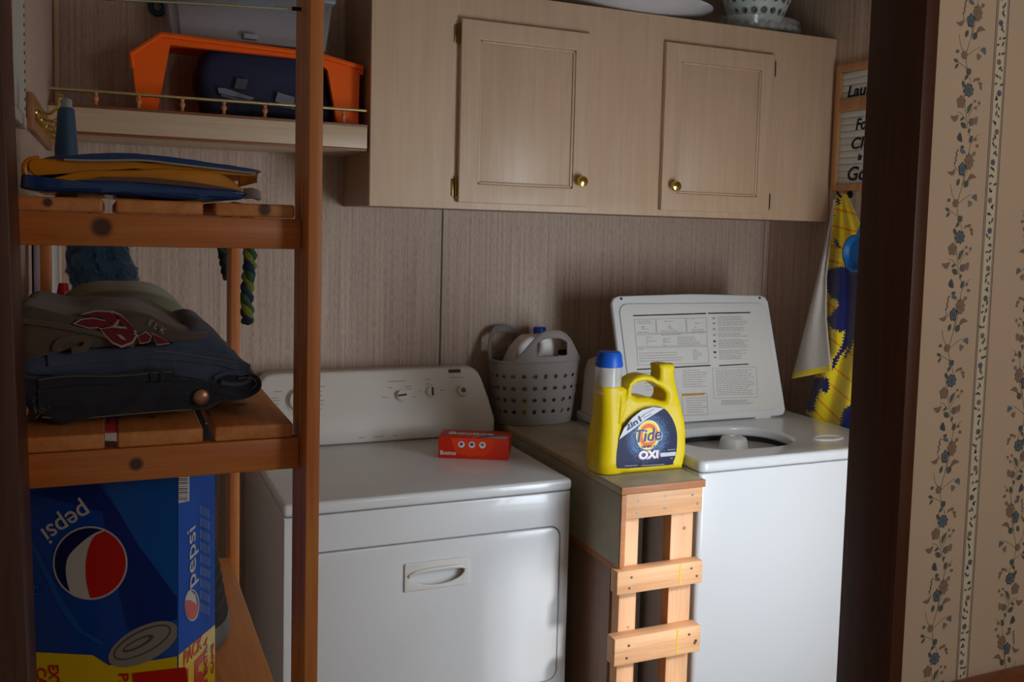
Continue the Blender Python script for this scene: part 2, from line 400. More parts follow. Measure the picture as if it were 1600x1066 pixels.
def vine(bm, xc, ztop, mir):
    PER = .1985; U = PER/235.0
    # motif read off one repeat: coordinates in units of the repeat (x from the stem line, z downwards)
    for k in range(-2, 11):
        z0 = ztop-k*PER
        def X(u): return xc+mir*u*U
        def Z(v): return z0-v*U
        st = spline([(12, -30), (4, 6), (-2, 40), (-10, 70), (-4, 100), (-13, 112), (-6, 145), (2, 178), (14, 205)], 4, False)
        ribbon(bm, [(X(p[0]), Z(p[1])) for p in st], .0007, 1)
        for pts in (((-2, 40), (8, 12), (10, 0)), ((-8, 68), (8, 58), (20, 52)), ((-5, 90), (-18, 83), (-28, 80)), ((-3, 95), (3, 110), (2, 128)),
                    ((2, 165), (12, 150), (24, 145)), ((0, 25), (-18, 12), (-22, 5)), ((-4, 170), (-12, 160), (-22, 158)), ((12, 205), (22, 195), (28, 190)), ((-10, 68), (-22, 55), (-27, 38))):
            q = spline([(X(p[0]), Z(p[1])) for p in pts], 3, False); ribbon(bm, q, .0006, 1)
        bloom(bm, X(10), Z(0), .0085, 9, 3, 8, sq=1.25)
        bloom(bm, X(-4), Z(13), .0068, 5, 2, 7, sq=1.3)
        bloom(bm, X(-14), Z(68), .0055, 7, 3, 8)
        bloom(bm, X(0), Z(122), .0088, 8, 2, 7)
        bloom(bm, X(-15), Z(142), .0075, 5, 3, 8, sq=1.1)
        bloom(bm, X(10), Z(172), .0052, 6, 3, 7)
        for (u, v, a, l, wd, mi, cv) in ((-18, 12, 200, .016, .006, 8, .3), (9, 32, 20, .018, .007, 8, .25), (-9, 28, 250, .011, .006, 4, 0), (3, 42, 60, .012, .009, 4, 0),
                (-25, 62, 200, .007, .005, 1, 0), (20, 56, -30, .012, .008, 2, .3), (14, 62, -80, .010, .008, 3, .3), (-26, 80, 160, .009, .005, 4, 0), (-25, 82, 230, .010, .004, 4, 0),
                (-6, 88, -50, .010, .010, 4, 0), (-10, 106, 50, .009, .005, 4, 0), (-8, 118, 130, .010, .006, 4, 0), (8, 108, 40, .008, .004, 3, 0), (14, 104, 10, .008, .005, 8, 0), (20, 108, -20, .008, .005, 8, 0),
                (24, 112, -60, .007, .004, 8, 0), (-18, 162, 190, .016, .008, 8, .3), (-6, 165, 215, .009, .004, 4, 0), (0, 160, 60, .018, .006, 1, .1), (12, 140, 30, .006, .004, 3, 0), (22, 140, -10, .005, .005, 8, 0), (16, 146, -60, .006, .004, 3, 0),
                (20, 176, 80, .012, .009, 3, .2), (0, 182, 150, .013, .008, 4, 0), (4, 190, 60, .008, .004, 4, 0), (-8, 205, 110, .014, .009, 7, .2), (8, 205, 60, .012, .006, 4, 0), (-2, 212, 190, .008, .005, 4, 0),
                (18, 200, 20, .006, .005, 8, 0), (22, 208, -10, .007, .005, 8, 0), (2, 222, 160, .012, .006, 2, 0), (16, 224, 30, .008, .006, 3, 0)):
            aa = R(a); aa = aa if mir > 0 else PI-aa
            leaf(bm, X(u), Z(v), aa, l, wd, mi, YP-.0001, cv*mir)
        for j in range(6): leaf(bm, X(-20+j*.6), Z(6-j*4), R(70 if j % 2 else 110), .004, .0022, 7, YP-.0001)
vine(b, 1.388, 1.853, 1); vine(b, 1.5285, aty(1577, 798, -1.9).z+.1985*4, -1)
for xc in (1.443, 1.585):
    for s_, e_ in ((-.0115, .0016), (-.0088, .0008), (.0088, .0008), (.0115, .0016)):
        poly(b, [(xc+s_-e_/2, YP, .9), (xc+s_+e_/2, YP, .9), (xc+s_+e_/2, YP, 2.45), (xc+s_-e_/2, YP, 2.45)], 6)
    poly(b, [(xc-.008, YP, .9), (xc+.008, YP, .9), (xc+.008, YP, 2.45), (xc-.008, YP, 2.45)], 5)
    rr = random.Random(5); z = .9; k = 0
    while z < 2.45:
        ph = k % 9
        sx = math.sin(k*1.1)*.0025
        if ph == 0: bloom(b, xc+sx, z, .0042, 6, 2, 7, YP-.0002)
        elif ph == 4: bloom(b, xc+sx, z, .004, 6, 3, 8, YP-.0002)
        else:
            leaf(b, xc+sx, z, R(rr.choice((40, 120, 70, 150, 20))), .0085, .0034, 4, YP-.0002)
            leaf(b, xc-sx, z+.003, R(rr.choice((200, 300, 250))), .006, .003, rr.choice((1, 7, 4)), YP-.0002)
        z += .0105; k += 1
for f in b.faces:
    if f.normal.y > 0 and all(abs(v.co.y-YP) < .002 for v in f.verts): f.normal_flip()
fb = make('wall_front', b, WP, None, False); fb['kind'] = 'structure'
b = NB(); box(b, XL-1.5, .215, -1.90, JF, 0, 2.45); struct('wall_front_left', b, WP[0]).name = 'wall_near'
b = NB(); box(b, .2, JX+.03, -1.90, JF, 2.12, 2.45); struct('wall_header', b, WP[0])
# jambs
b = NB(); box(b, JX, JX+.0235, JN, JF, 0, 2.10, bev=.002); struct('trim_1', b, DARKW, True, 'dark stained right jamb board of the doorway')
b = NB(); vs = box(b, .2155, .2405, JN, JF, 0, 2.10, bev=.002)
for v in b.verts:
    if v.co.x > .23: v.co.x += max(0, (1.75-v.co.z))*.027
struct('trim_2', b, DARKW, True)
b = NB(); box(b, .2155, JX+.0235, JN, JF, 2.10, 2.12, bev=.002); struct('trim_3', b, DARKW, True)
b = NB(); box(b, JX+.0255, 1.6195, -1.925, -1.9012, .862, .920, bev=.006); box(b, JX+.0255, 1.6195, -1.918, -1.9012, .835, .862, bev=.004); struct('trim_4', b, DARKX, True)
b = NB(); box(b, 1.2655, 1.2695, -.004, -.0002, 0, 2.45, bev=.001); struct('trim_5', b, mat('seam_strip', (104, 90, 78), .6), True)
b = NB(); box(b, XL+.0005, XL+.014, -.014, -.0005, 0, 2.45, bev=.004); struct('trim_6', b, OAK, True)
b = NB(); box(b, XR-.02, XR-.0005, -.006, -.0005, 0, 2.185, bev=.002); struct('trim_7', b, PANEL, True)

# ------------------------------------------------------------------ wall cabinet
CF = -.32
t = thing('wall_cabinet', 'pale oak two door wall cabinet above the washing machine and dryer', 'cabinet', (1.73, -.16, 1.590))
X0, X1, Z0, Z1 = .960, 2.4955, 1.590, 2.185
b = NB()
box(b, X0, X1, CF+.016, -.001, Z0, Z0+.012); box(b, X0, X1, CF+.016, -.001, Z1-.012, Z1)
box(b, X0, X0+.012, CF+.016, -.001, Z0+.012, Z1-.012); box(b, X1-.012, X1, CF+.016, -.001, Z0+.012, Z1-.012)
make('cabinet_body', b, wood('shaded_side_oak', (150, 118, 92), (172, 140, 112), 'z', .8, .45), t, False)  # shade on the side away from the light, put into a darker oak
DO = [(1.2012, 1.5935, 1.608, 2.103), (1.843, 2.240, 1.608, 2.107)]
prism('face_frame', [[(X0, Z0), (X1, Z0), (X1, Z1), (X0, Z1)]]+[[(a+.03, c+.03), (a_-.03, c+.03), (a_-.03, c_-.03), (a+.03, c_-.03)] for a, a_, c, c_ in DO], .016, .0015, OAK, t, XZ(CF+.008))
for i, (a, a_, c, c_) in enumerate(DO):
    dr = prism('door', [[(a, c), (a_, c), (a_, c_), (a, c_)], [(a+.055, c+.052), (a_-.048, c+.052), (a_-.048, c_-.052), (a+.055, c_-.052)]], .018, .003, OAK, t, XZ(CF-.0095))
    bx('door_panel', (a+.05, a_-.043, CF-.010, CF-.003, c+.047, c_-.047), OAK, dr, .001)
    mo = NB()
    for q in ((a+.055, a+.062, c+.052, c_-.052), (a_-.055, a_-.048, c+.052, c_-.052)): box(mo, q[0], q[1], CF-.0145, CF-.0101, q[2], q[3], bev=.002)
    for q in ((c+.052, c+.059), (c_-.059, c_-.052)): box(mo, a+.055, a_-.048, CF-.0145, CF-.0101, q[0], q[1], bev=.002)
    make('door_moulding', mo, OAK, dr)
    kx = (1.5668, 1.8802)[i]
    kn = NB(); lathe(kn, (kx, CF-.0186, 1.680), [(.0, 0), (.011, 0), (.011, -.003), (.006, -.006), (.006, -.012), (.014, -.017), (.0165, -.022), (.014, -.028), (.006, -.031), (0, -.0312)], 28, 'y')
    make('knob', kn, BRASS, dr)
    hx = a-.004 if i == 0 else a_+.004
    for hz in (c+.04, c_-.04):
        h = NB(); s_ = -1 if i == 0 else 1
        box(h, min(hx, hx+s_*.012), max(hx, hx+s_*.012), CF-.003, CF-.0002, hz-.024, hz+.024, bev=.001)
        tube(h, [(hx, CF-.006, hz-.026), (hx, CF-.006, hz+.026)], .0042, 10)
        for q in (-.026, .026): lathe(h, (hx, CF-.006, hz+q), [(0, -.004), (.004, -.002), (.0045, 0), (.004, .002), (0, .004)], 10)
        make('hinge', h, BRASSD, dr)

# ------------------------------------------------------------------ open wall shelf with gallery rail
SF = -.31
t = thing('wall_shelf', 'pale wall shelf with brass gallery rail left of the wall cabinet', 'shelf', (.58, -.15, 1.735))
bx('shelf_board', (XL+.0005, .9595, SF+.018, -.001, 1.78, 1.80), OAKX, t, .001)
bx('shelf_bottom', (XL+.0005, .9595, SF+.018, -.001, 1.735, 1.75), OAKX, t, .001)
bx('front_panel', (XL+.0005, .9550, SF, SF+.0175, 1.740, 1.797), OAKX, t, .0015)
bx('top_trim', (XL+.0005, .9550, SF-.002, SF+.0175, 1.7975, 1.803), DARKX, t, .001)
bx('bottom_trim', (XL+.0005, .9550, SF+.001, SF+.0175, 1.7335, 1.7395), DARKX, t, .001)
g = NB(); tube(g, [(XL+.003, SF+.008, 1.8355), (.954, SF+.008, 1.8395)], .0042, 12); rail = make('gallery_rail', g, mat('pale_brass', (214, 204, 150), .3, metal=1), t)
for px in (150, 217, 285, 350, 414, 537):
    x = aty(px, 165, SF+.008).x
    s = NB(); lathe(s, (x, SF+.008, 1.8032), [(.004, 0), (.0055, .002), (.004, .004), (.003, .008), (.0062, .014), (.0072, .018), (.005, .022), (.003, .025), (.0052, .029), (.0045, .031)], 14)
    make('spindle', s, mat('spindle_wood', (200, 130, 84), .5), rail)

# ------------------------------------------------------------------ dryer
DX0, DX1, DY = .680, 1.3815, -.722
t = thing('clothes_dryer', 'white clothes dryer with a control console, left of the wooden rack', 'dryer', (1.03, -.4, 0))
bx('dryer_body', (DX0, DX1, DY+.012, -.06, .02, .8885), WHITE, t, .006, 3)
bx('dryer_top', (DX0-.003, DX1+.003, DY-.004, -.06, .8905, .9200), WHITE, t, .010, 5)
DR = (.706, 1.3545, .405, .8005)
prism('front_panel', [[(DX0, .03), (DX1, .03), (DX1, .8885), (DX0, .8885)], rrect(DR[0]-.003, DR[1]+.003, DR[2]-.003, DR[3]+.003, .03)], .013, .003, WHITE, t, XZ(DY+.0065))
HX0, HX1, HZ0, HZ1 = .9545, 1.1145, .6865, .7548
dd = prism('door', [rrect(*DR, .027), [(HX0+.004, HZ0+.004), (HX1-.004, HZ0+.004), (HX1-.004, HZ1-.004), (HX0+.004, HZ1-.004)]], .014, .004, WHITE, t, XZ(DY+.0045))
hole = []
for k in range(25):
    a = PI+PI*k/24; hole.append((1.036+.066*math.cos(a), .724+.028*math.sin(a)))
hole = [(1.102, .728), (.970, .728)]+hole[1:-1]
hp = prism('handle_plate', [rrect(HX0, HX1, HZ0, HZ1, .004), hole], .006, .002, WHITEP, dd, XZ(DY-.004))
pk = NB()
def pocket(u, v):
    a = 2*PI*u; r = v
    return Vector((1.036+.068*math.cos(a)*(1-.0*r)*(1-r*.25), DY-.002+.028*math.sin(PI/2*min(1, r*1.3)), .716+(.030*math.sin(a))*(1-r*.3)))
grid_surf(pk, pocket, 32, 8, True)
pk.faces.new([v for v in pk.verts][-32:])
make('handle_pocket', pk, mat('recess_shade_plastic', (176, 174, 168), .6), hp)  # greyer than the plate: shade of the recess put into its colour
hb = NB(); tube(hb, spline([(.965, DY-.007, .724), (.985, DY-.010, .733), (1.036, DY-.011, .736), (1.088, DY-.010, .735), (1.106, DY-.007, .728)], 5, False), .0045, 8)
make('handle_lip', hb, WHITEP, hp)
# console
def yf(z): return -.185+(max(z, .972)-.972)*.52
out = [(.682, .921), (1.3835, .921), (1.3835, .968), (1.372, 1.03), (1.360, 1.080), (1.352, 1.10), (1.338, 1.1125), (1.318, 1.117), (.748, 1.117), (.728, 1.1125), (.714, 1.10), (.706, 1.08), (.694, 1.03), (.682, .968)]
cm = prism('console', [out], .10, .008, CREAMP, t, XZ(-.135))
for v in cm.data.vertices:
    if v.co.z > .972:
        v.co.y += (v.co.z-.972)*.52
        if v.co.y > -.055: v.co.y = -.055
nrm = Vector((0, -1, .52)).normalized()
def cbar(px, py, l, h=.0022, mi=0):
    pr_ = NB(); p = meet(px, py, (0, yf(1.0)-.0008, 1.0), (0, -1, .52)); upd = Vector((0, .52, 1)).normalized()
    poly(pr_, [p+Vector((-l/2, 0, 0))-upd*h/2, p+Vector((l/2, 0, 0))-upd*h/2, p+Vector((l/2, 0, 0))+upd*h/2, p+Vector((-l/2, 0, 0))+upd*h/2], mi)
    make('console_print', pr_, GREYL, cm, False)
for (px, py, l) in ((620, 596, .055), (668, 593, .018), (714, 590, .04), (609, 606, .014), (638, 604, .022), (638, 608, .016), (602, 621, .018), (648, 620, .012), (657, 611, .006), (668, 600, .012), (682, 608, .008), (691, 610, .012), (675, 602, .004),
                    (503, 604, .016), (500, 612, .010), (500, 618, .012), (502, 626, .016), (502, 632, .012), (500, 640, .01), (434, 612, .022), (430, 622, .018), (432, 626, .018), (430, 632, .016), (428, 640, .014), (497, 658, .008)):
    cbar(px, py, l)
p = aty(710, 581, -.1); p = meet(710, 580, (0, yf(1.0), 1.0), (0, -1, .52)); upd = Vector((0, .52, 1)).normalized(); M = basis(p, (1, 0, 0), upd)
prism('badge', [rrect(-.019, .019, -.0055, .0055, .001)], .003, .0006, mat('badge_bronze', (92, 74, 50), .4, metal=.6), cm, M)
for px, l in ((565, .018), (592, .03), (618, .014)):
    bs = NB(); p = aty(px, 684-(px-565)*.06, -.1865); poly(bs, [p+Vector((-l/2, 0, -.001)), p+Vector((l/2, 0, -.001)), p+Vector((l/2, 0, .001)), p+Vector((-l/2, 0, .001))]); make('base_print', bs, GREYL, cm, False)
for nm, px, py, r, mark in (('temperature_knob', 627, 620, .0165, 0), ('signal_knob', 674, 614, .0165, 80), ('start_button', 722, 612, .0165, None), ('timer_knob', 470, 628, .036, 90)):
    p = meet(px, py, (0, yf(1.0), 1.0), (0, -1, .52)); M = basis(p, (1, 0, 0), upd)
    k = NB()
    hgt = .014
    lathe(k, (0, 0, 0), [(r*1.12, -.004), (r*1.12, .002), (r, .003), (r*.94, hgt-.003), (r*.86, hgt), (0, hgt)], 32); k.transform(M)
    ko = make(nm, k, CREAMP, cm)
    q = NB()
    if mark is None:
        pts = []
        lathe(q, (0, 0, 0), [(r*.5, hgt+.0001), (r*.5, hgt+.001), (r*.36, hgt+.001), (r*.36, hgt+.0001)], 20); q.transform(M); make('start_ring', q, GREYL, ko)
    else:
        box(q, -r*.75, r*.75, -r*.16, r*.16, hgt, hgt+.003, bev=.0008); q.transform(Matrix.Rotation(R(mark+6), 4, 'Z')); q.transform(M); make('pointer', q, mat('pointer_brown', (66, 52, 40), .5), ko)

# ------------------------------------------------------------------ washing machine
t = thing('washing_machine', 'white top loading washing machine with its lid open, right of the rack', 'washing machine', (2.01, -.5, 0))
WX0, WX1, WY = 1.676, 2.345, -.857
prism('washer_body', [rrect(WX0, WX1, WY, -.13, .012), [(WX0+.02, WY+.02), (WX0+.02, -.15), (WX1-.02, -.15), (WX1-.02, WY+.02)]], .9195, .004, WHITE, t, Matrix.Translation((0, 0, .47975)))
opn = []
for k in range(48):
    a = 2*PI*k/48; c, s = math.cos(a), math.sin(a)
    opn.append((1.925+.172*math.copysign(abs(c)**.75, c), -.632+(.135*math.copysign(abs(s)**.8, s))))
deck = prism('washer_deck', [rrect(WX0-.001, WX1+.001, WY-.003, -.13, .02), opn], .030, .010, WHITE, t, Matrix.Translation((0, 0, .9565)), res=5)
# body needs a tub hollow visible through the deck
tb = NB(); 
def tubf(u, v):
    a = 2*PI*u; c, s = math.cos(a), math.sin(a); rr_ = 1+.06*v if v < .5 else 1.03
    return Vector((1.925+.174*rr_*math.copysign(abs(c)**.75, c), -.632+.137*rr_*math.copysign(abs(s)**.8, s), .955-.028*v))
grid_surf(tb, tubf, 48, 4, True); make('tub_gasket', tb, mat('dark_gasket', (30, 30, 34), .6), deck)
fl = NB(); fl.faces.new([fl.verts.new((1.925+.178*1.02*(x-1.925)/.172, -.632+.142*1.02*(y+.632)/.135, .9282)) for x, y in opn]); make('wash_basket', fl, mat('basket_enamel', (170, 160, 156), .35), deck)
p = aty(1138, 690, -.615)
ag = NB(); lathe(ag, (1.962, -.592, .9286), [(.044, 0), (.041, .006), (.039, .022), (.035, .030), (.026, .034), (.012, .035), (.010, .032), (0, .032)], 32); make('agitator', ag, WHITEP, deck)
di = NB(); lathe(di, (2.183, -.735, .9712), [(.052, 0), (.050, .003), (.044, .0045), (.040, .002), (0, .0015)], 36, 'z', 1, .55); make('bleach_cup', di, WHITEP, deck)
wc = prism('washer_console', [[(WX0, .9725), (WX1, .9725), (WX1-.008, 1.10), (WX1-.02, 1.137), (WX1-.05, 1.146), (WX0+.05, 1.146), (WX0+.02, 1.137), (WX0+.008, 1.10)]], .14, .012, CREAMP, t, XZ(-.235))
for v in wc.data.vertices:
    if v.co.y < -.26: v.co.y += (v.co.z-.97)*.35
for hx in (1.76, 2.18): bx('lid_hinge', (hx-.03, hx+.03, -.437, -.415, .9705, .985), WHITEP, t, .003)
# lid, leaning back on its hinge
LK = .34; LP = (0, -.440, .975); LN = (0, -1, LK)
lu = Vector((0, LK, 1)).normalized()
def lp(px, py): return meet(px, py, LP, LN)
M = basis((0, -.440, .975), (1, 0, 0), lu)
def l2(px, py):
    q = lp(px, py)-Vector((0, -.440, .975)); return (q.x, q.dot(lu))
c_ = [l2(954, 462), l2(1200, 459), l2(1217, 652), l2(968, 668)]
LW0, LW1, LH = c_[0][0], c_[1][0], (c_[0][1]+c_[1][1])/2
lo = []
lo += [(LW0+.03, LH-.002), (LW0+.012, LH-.008), (LW0+.002, LH-.025)]
lo += [(LW0+.002, .02), (LW0+.012, .006), (LW0+.03, .003)]
lo += [(LW1-.03, .003), (LW1-.012, .006), (LW1-.002, .02), (LW1-.002, LH-.025), (LW1-.012, LH-.008), (LW1-.03, LH-.002), ((LW0+LW1)/2, LH+.004)]
Ml = M @ Matrix.Translation((0, 0, -.010))
lid = prism('lid', [lo], .018, .006, WHITE, t, Ml)
ip = prism('lid_liner', [rrect(LW0+.022, LW1-.022, .022, LH-.028, .03)], .006, .0025, WHITEP, lid, M @ Matrix.Translation((0, 0, .001)))
for hx in (LW0+.035, LW1-.035):
    q = NB(); lathe(q, (hx, LH-.012, -.002), [(.004, 0), (.004, .003), (.003, .004), (0, .004)], 12); q.transform(M); make('lid_bumper', q, GREYD, lid)
pm = [GREYD, mat('label_ink', (168, 160, 156), .6), mat('label_orange', (214, 150, 40), .6)]
lb = NB()
def lq(pts, mi):
    P = [lp(*p)+Vector(LN).normalized()*.0046 for p in pts]; poly(lb, P, mi)
def lbar(x0, y0, x1, y1, h, mi=0): lq([(x0, y0+h/2), (x1, y1+h/2), (x1, y1-h/2), (x0, y0-h/2)], mi)
def lbox(x0, y0, x1, y1, sk=0, mi=1, w_=.6):
    s1 = (y0-y0)
    dy = -.03*(x1-x0); dx = .055*(y1-y0)
    lbar(x0, y0, x1, y0+dy, w_, mi); lbar(x0+dx, y1, x1+dx, y1+dy, w_, mi)
    lq([(x0-w_/2, y0), (x0+w_/2, y0), (x0+dx+w_/2, y1), (x0+dx-w_/2, y1)], mi); lq([(x1-w_/2, y0+dy), (x1+w_/2, y0+dy), (x1+dx+w_/2, y1+dy), (x1+dx-w_/2, y1+dy)], mi)
lbar(988, 494, 1102, 490.5, 2.0); lbar(1105, 490.3, 1171, 489, 2.0); lbar(994, 578, 1109, 571.5, 2.0); lbar(1122, 572, 1168, 569.5, 1.8)
lbox(990, 500, 1023, 522); lbox(1024, 499, 1070, 521); lbox(1071, 498, 1102, 520); lbox(992, 524, 1103, 543); lbox(994, 545, 1105, 571)
lbox(1112, 576, 1180, 623); lbox(1064, 616, 1103, 650)
rl = random.Random(3)
def para(x0, x1, y0, y1, n, mi=1):
    for k in range(n):
        y = y0+(y1-y0)*k/max(1, n-1); x = x0+(y-490)*.055; xe = x1+(y-490)*.055-(rl.random()*14)
        while x < xe:
            l = 2+rl.random()*6; lbar(x, y-.03*(x-x0), min(x+l, xe), y-.03*(min(x+l, xe)-x0), .9, mi); x += l+1
para(994, 1018, 503, 506, 2); para(1000, 1012, 511, 515, 3); para(994, 1018, 520, 520, 1); para(1036, 1060, 503, 503, 1); para(1042, 1056, 508, 514, 4); para(1030, 1068, 518, 524, 3)
para(1080, 1096, 500, 500, 1); para(1083, 1094, 506, 512, 3); para(1078, 1100, 516, 519, 2); para(1006, 1022, 528, 540, 5); para(1032, 1046, 530, 541, 5); para(1055, 1090, 528, 541, 6)
para(994, 1012, 547, 547, 1); para(994, 1065, 553, 565, 4); para(1078, 1096, 548, 562, 6)
for k, y in enumerate((498, 506, 515, 524, 534, 541, 551, 559)):
    lbar(1112+k*.3, y, 1116+k*.3, y, 3, 0 if k in (4, 6) else 1)
    para(1120-(y-490)*.055+k*.3, 1166, y-2, y+3, 3)
para(1112, 1172, 580, 618, 14); para(1118, 1170, 627, 633, 4)
para(1000, 1050, 584, 610, 6); para(1060, 1100, 580, 605, 8); lbar(1064, 618, 1100, 616, 3.4, 2); para(1064, 1098, 623, 645, 7)
make('instruction_print', lb, pm, lid, False)

# ------------------------------------------------------------------ wooden rack between the machines
t = thing('wooden_rack', 'narrow wooden stand with ladder front and plywood top between the machines', 'rack', (1.54, -.45, 0))
bx('top_board', (1.427, 1.662, -.8985, -.004, .921, .9400), CTOP, t, .002)
bx('top_edge', (1.427, 1.662, -.9045, -.8990, .921, .9400), RAWD, t, .002)
bx('side_board', (1.4275, 1.4415, -.8985, -.004, .745, .9205), CSIDE, t, .001)
bx('side_edge', (1.4275, 1.4415, -.9045, -.8990, .745, .9205), RAWD, t, .002)
bx('side_rail', (1.4275, 1.4415, -.875, -.004, .730, .7445), RAWD, t, .001)
bx('side_panel', (1.4365, 1.4465, -.842, -.004, .0, .7295), wood('brown_panel', (150, 122, 106), (170, 142, 124), 'z', 1, .5), t, .001)
bx('stile', (1.4425, 1.4905, -.8800, -.8430, 0, .858), RAW, t, .002)
bx('stile', (1.5815, 1.6455, -.8800, -.8430, 0, .858), RAW, t, .002)
bx('inner_panel', (1.447, 1.655, -.62, -.61, 0, .92), mat('grey_board', (150, 136, 128), .7), t, .001)
bx('rear_post', (1.448, 1.49, -.06, -.02, 0, .92), RAWD, t, .002)
bx('rear_post', (1.60, 1.64, -.06, -.02, 0, .92), RAWD, t, .002)
NAIL = mat('nail_head', (120, 116, 112), .35, metal=.8)
YEL = mat('yellow_marker', (226, 190, 50), .6)
for i, (x0, x1, y0, z0, z1) in enumerate(((1.4425, 1.658, -.8985, .8585, .9205), (1.417, 1.656, -.9150, .6835, .7405), (1.413, 1.654, -.9200, .5120, .5790), (1.41, 1.652, -.9200, .34, .405), (1.41, 1.652, -.9200, .12, .19))):
    sl = bx('slat', (x0, x1, y0, -.8805, z0, z1), RAWX, t, .003)
    for (fx, fz) in ((.16, .7), (.14, .25), (.86, .72), (.93, .35))+(((.5, .8), (.5, .3)) if i == 0 else ()):
        nb = NB(); lathe(nb, (x0+(x1-x0)*fx, y0, z0+(z1-z0)*fz), [(0, -.0012), (.0032, -.001), (.0032, .002)], 10, 'y'); make('nail', nb, NAIL, sl)
    if i in (1, 2): bx('marker_line', (x0+.172, x0+.176, y0-.0006, y0+.001, z0+.002, z1-.002), YEL, sl)

# ------------------------------------------------------------------ detergent jug
JY = -.775; jt = .9405
t = thing('detergent_jug', 'yellow detergent jug with blue cup cap and dark blue oxi label on the rack', 'detergent', (1.54, -.75, .94))
o_ = [(950, 738), (911, 715), (910, 690), (915, 668), (924, 645), (928, 622), (927, 606), (930, 602), (972, 604), (976, 612), (980, 600), (990, 590), (1005, 585), (1020, 588), (1029, 594), (1031, 580), (1031, 570), (1053, 570), (1053, 585), (1056, 610), (1061, 640), (1064, 670), (1064, 700), (1062, 712), (1059, 724), (1049, 731)]
ol = [(q.x, q.y) for q in spline([Vector(p) for p in xz(o_, JY)], 4)]
ol = [(max(x, 1.437), max(z, jt+.0015)) for x, z in ol]
_o = []
for p in ol:
    if not _o or (abs(p[0]-_o[-1][0])+abs(p[1]-_o[-1][1])) > .004: _o.append(p)
if abs(_o[0][0]-_o[-1][0])+abs(_o[0][1]-_o[-1][1]) < .004: _o.pop()
ol = _o
hl = [(q.x, q.y) for q in spline([Vector(p) for p in xz([(984, 614), (987, 603), (998, 597), (1012, 596), (1024, 601), (1036, 610), (1037, 620), (1032, 626), (1010, 620), (992, 620)], JY)], 4)]
jug = prism('jug_body', [ol, hl], .105, .014, YELLOW, t, XZ(-.752), res=4, ang=60)
def column(px, py, r, ry):
    q = aty(px, py, -.752); return (q.x, q.z, r, ry)
cb_ = NB(); rings = []
for (x, py, r, ry) in ((1.4625, 602, .0320, .034), (1.4625, 612, .0325, .036), (1.4625, 632, .0325, .040), (1.4618, 662, .0358, .048), (1.4615, 690, .0410, .0530), (1.4615, 718, .0425, .0530), (1.4620, 738, .0385, .048)):
    z = max(aty(950, py, -.752).z, jt+.0015)
    rings.append([cb_.verts.new((x+r*math.copysign(abs(math.cos(a))**.8, math.cos(a)), -.752+ry*math.copysign(abs(math.sin(a))**.8, math.sin(a)), z)) for a in [2*PI*k/32 for k in range(32)]])
for ra, rb in zip(rings, rings[1:]):
    for k in range(32): cb_.faces.new((ra[k], ra[(k+1) % 32], rb[(k+1) % 32], rb[k]))
cb_.faces.new(rings[0]); cb_.faces.new(rings[-1][::-1])
for v in jug.data.vertices:      # shoulders and handle are thinner than the belly
    k = min(1, max(0, (v.co.z-1.06)/.12)); v.co.y = -.752+(v.co.y+.752)*(1-.45*k)*(.80 if v.co.x < 1.470 else 1)
bmesh.ops.recalc_face_normals(cb_, faces=cb_.faces); cb_.from_mesh(jug.data); cb_.to_mesh(jug.data); cb_.free(); jug.data.shade_smooth()
def soften(o, vox, it, fac=.5):
    r = o.modifiers.new('remesh', 'REMESH'); r.mode = 'VOXEL'; r.voxel_size = vox; r.use_smooth_shade = True
    s_ = o.modifiers.new('smooth', 'SMOOTH'); s_.iterations = it; s_.factor = fac
soften(jug, .0022, 9)
JF_ = -.752-.0525
nk = NB(); c = aty(1042, 570, -.752); lathe(nk, (c.x, -.752, c.z-.035), [(.019, 0), (.0185, .015), (.0165, .024), (.0175, .025), (.0175, .028), (.016, .029), (.016, .038), (.012, .038), (.012, .02), (0, .02)], 28); make('spout', nk, YELLOW, t)
c0 = aty(950, 606, -.752)
cl = mat('clear_measuring_cup', (236, 232, 222), .12, alpha=.42)
cp = NB(); lathe(cp, (c0.x, -.752, c0.z-.012), [(.036, 0), (.036, .004), (.0335, .010), (.0325, .070), (.0305, .070), (.031, .010), (.0, .008)], 36); cup = make('measuring_cup', cp, cl, t)
ci = NB(); lathe(ci, (c0.x, -.752, c0.z-.003), [(.029, 0), (.0295, .014), (.024, .018), (.018, .018), (.018, .034), (.0, .034)], 30); make('inner_cap', ci, mat('pale_cap', (214, 206, 180), .4), cup)
cb = NB(); lathe(cb, (c0.x+.001, -.752, c0.z+.054), [(.0345, 0), (.035, .006), (.0312, .030), (.027, .037), (.0, .038)], 40)
make('blue_cap', cb, mat('blue_cap', (14, 88, 200), .4), t)
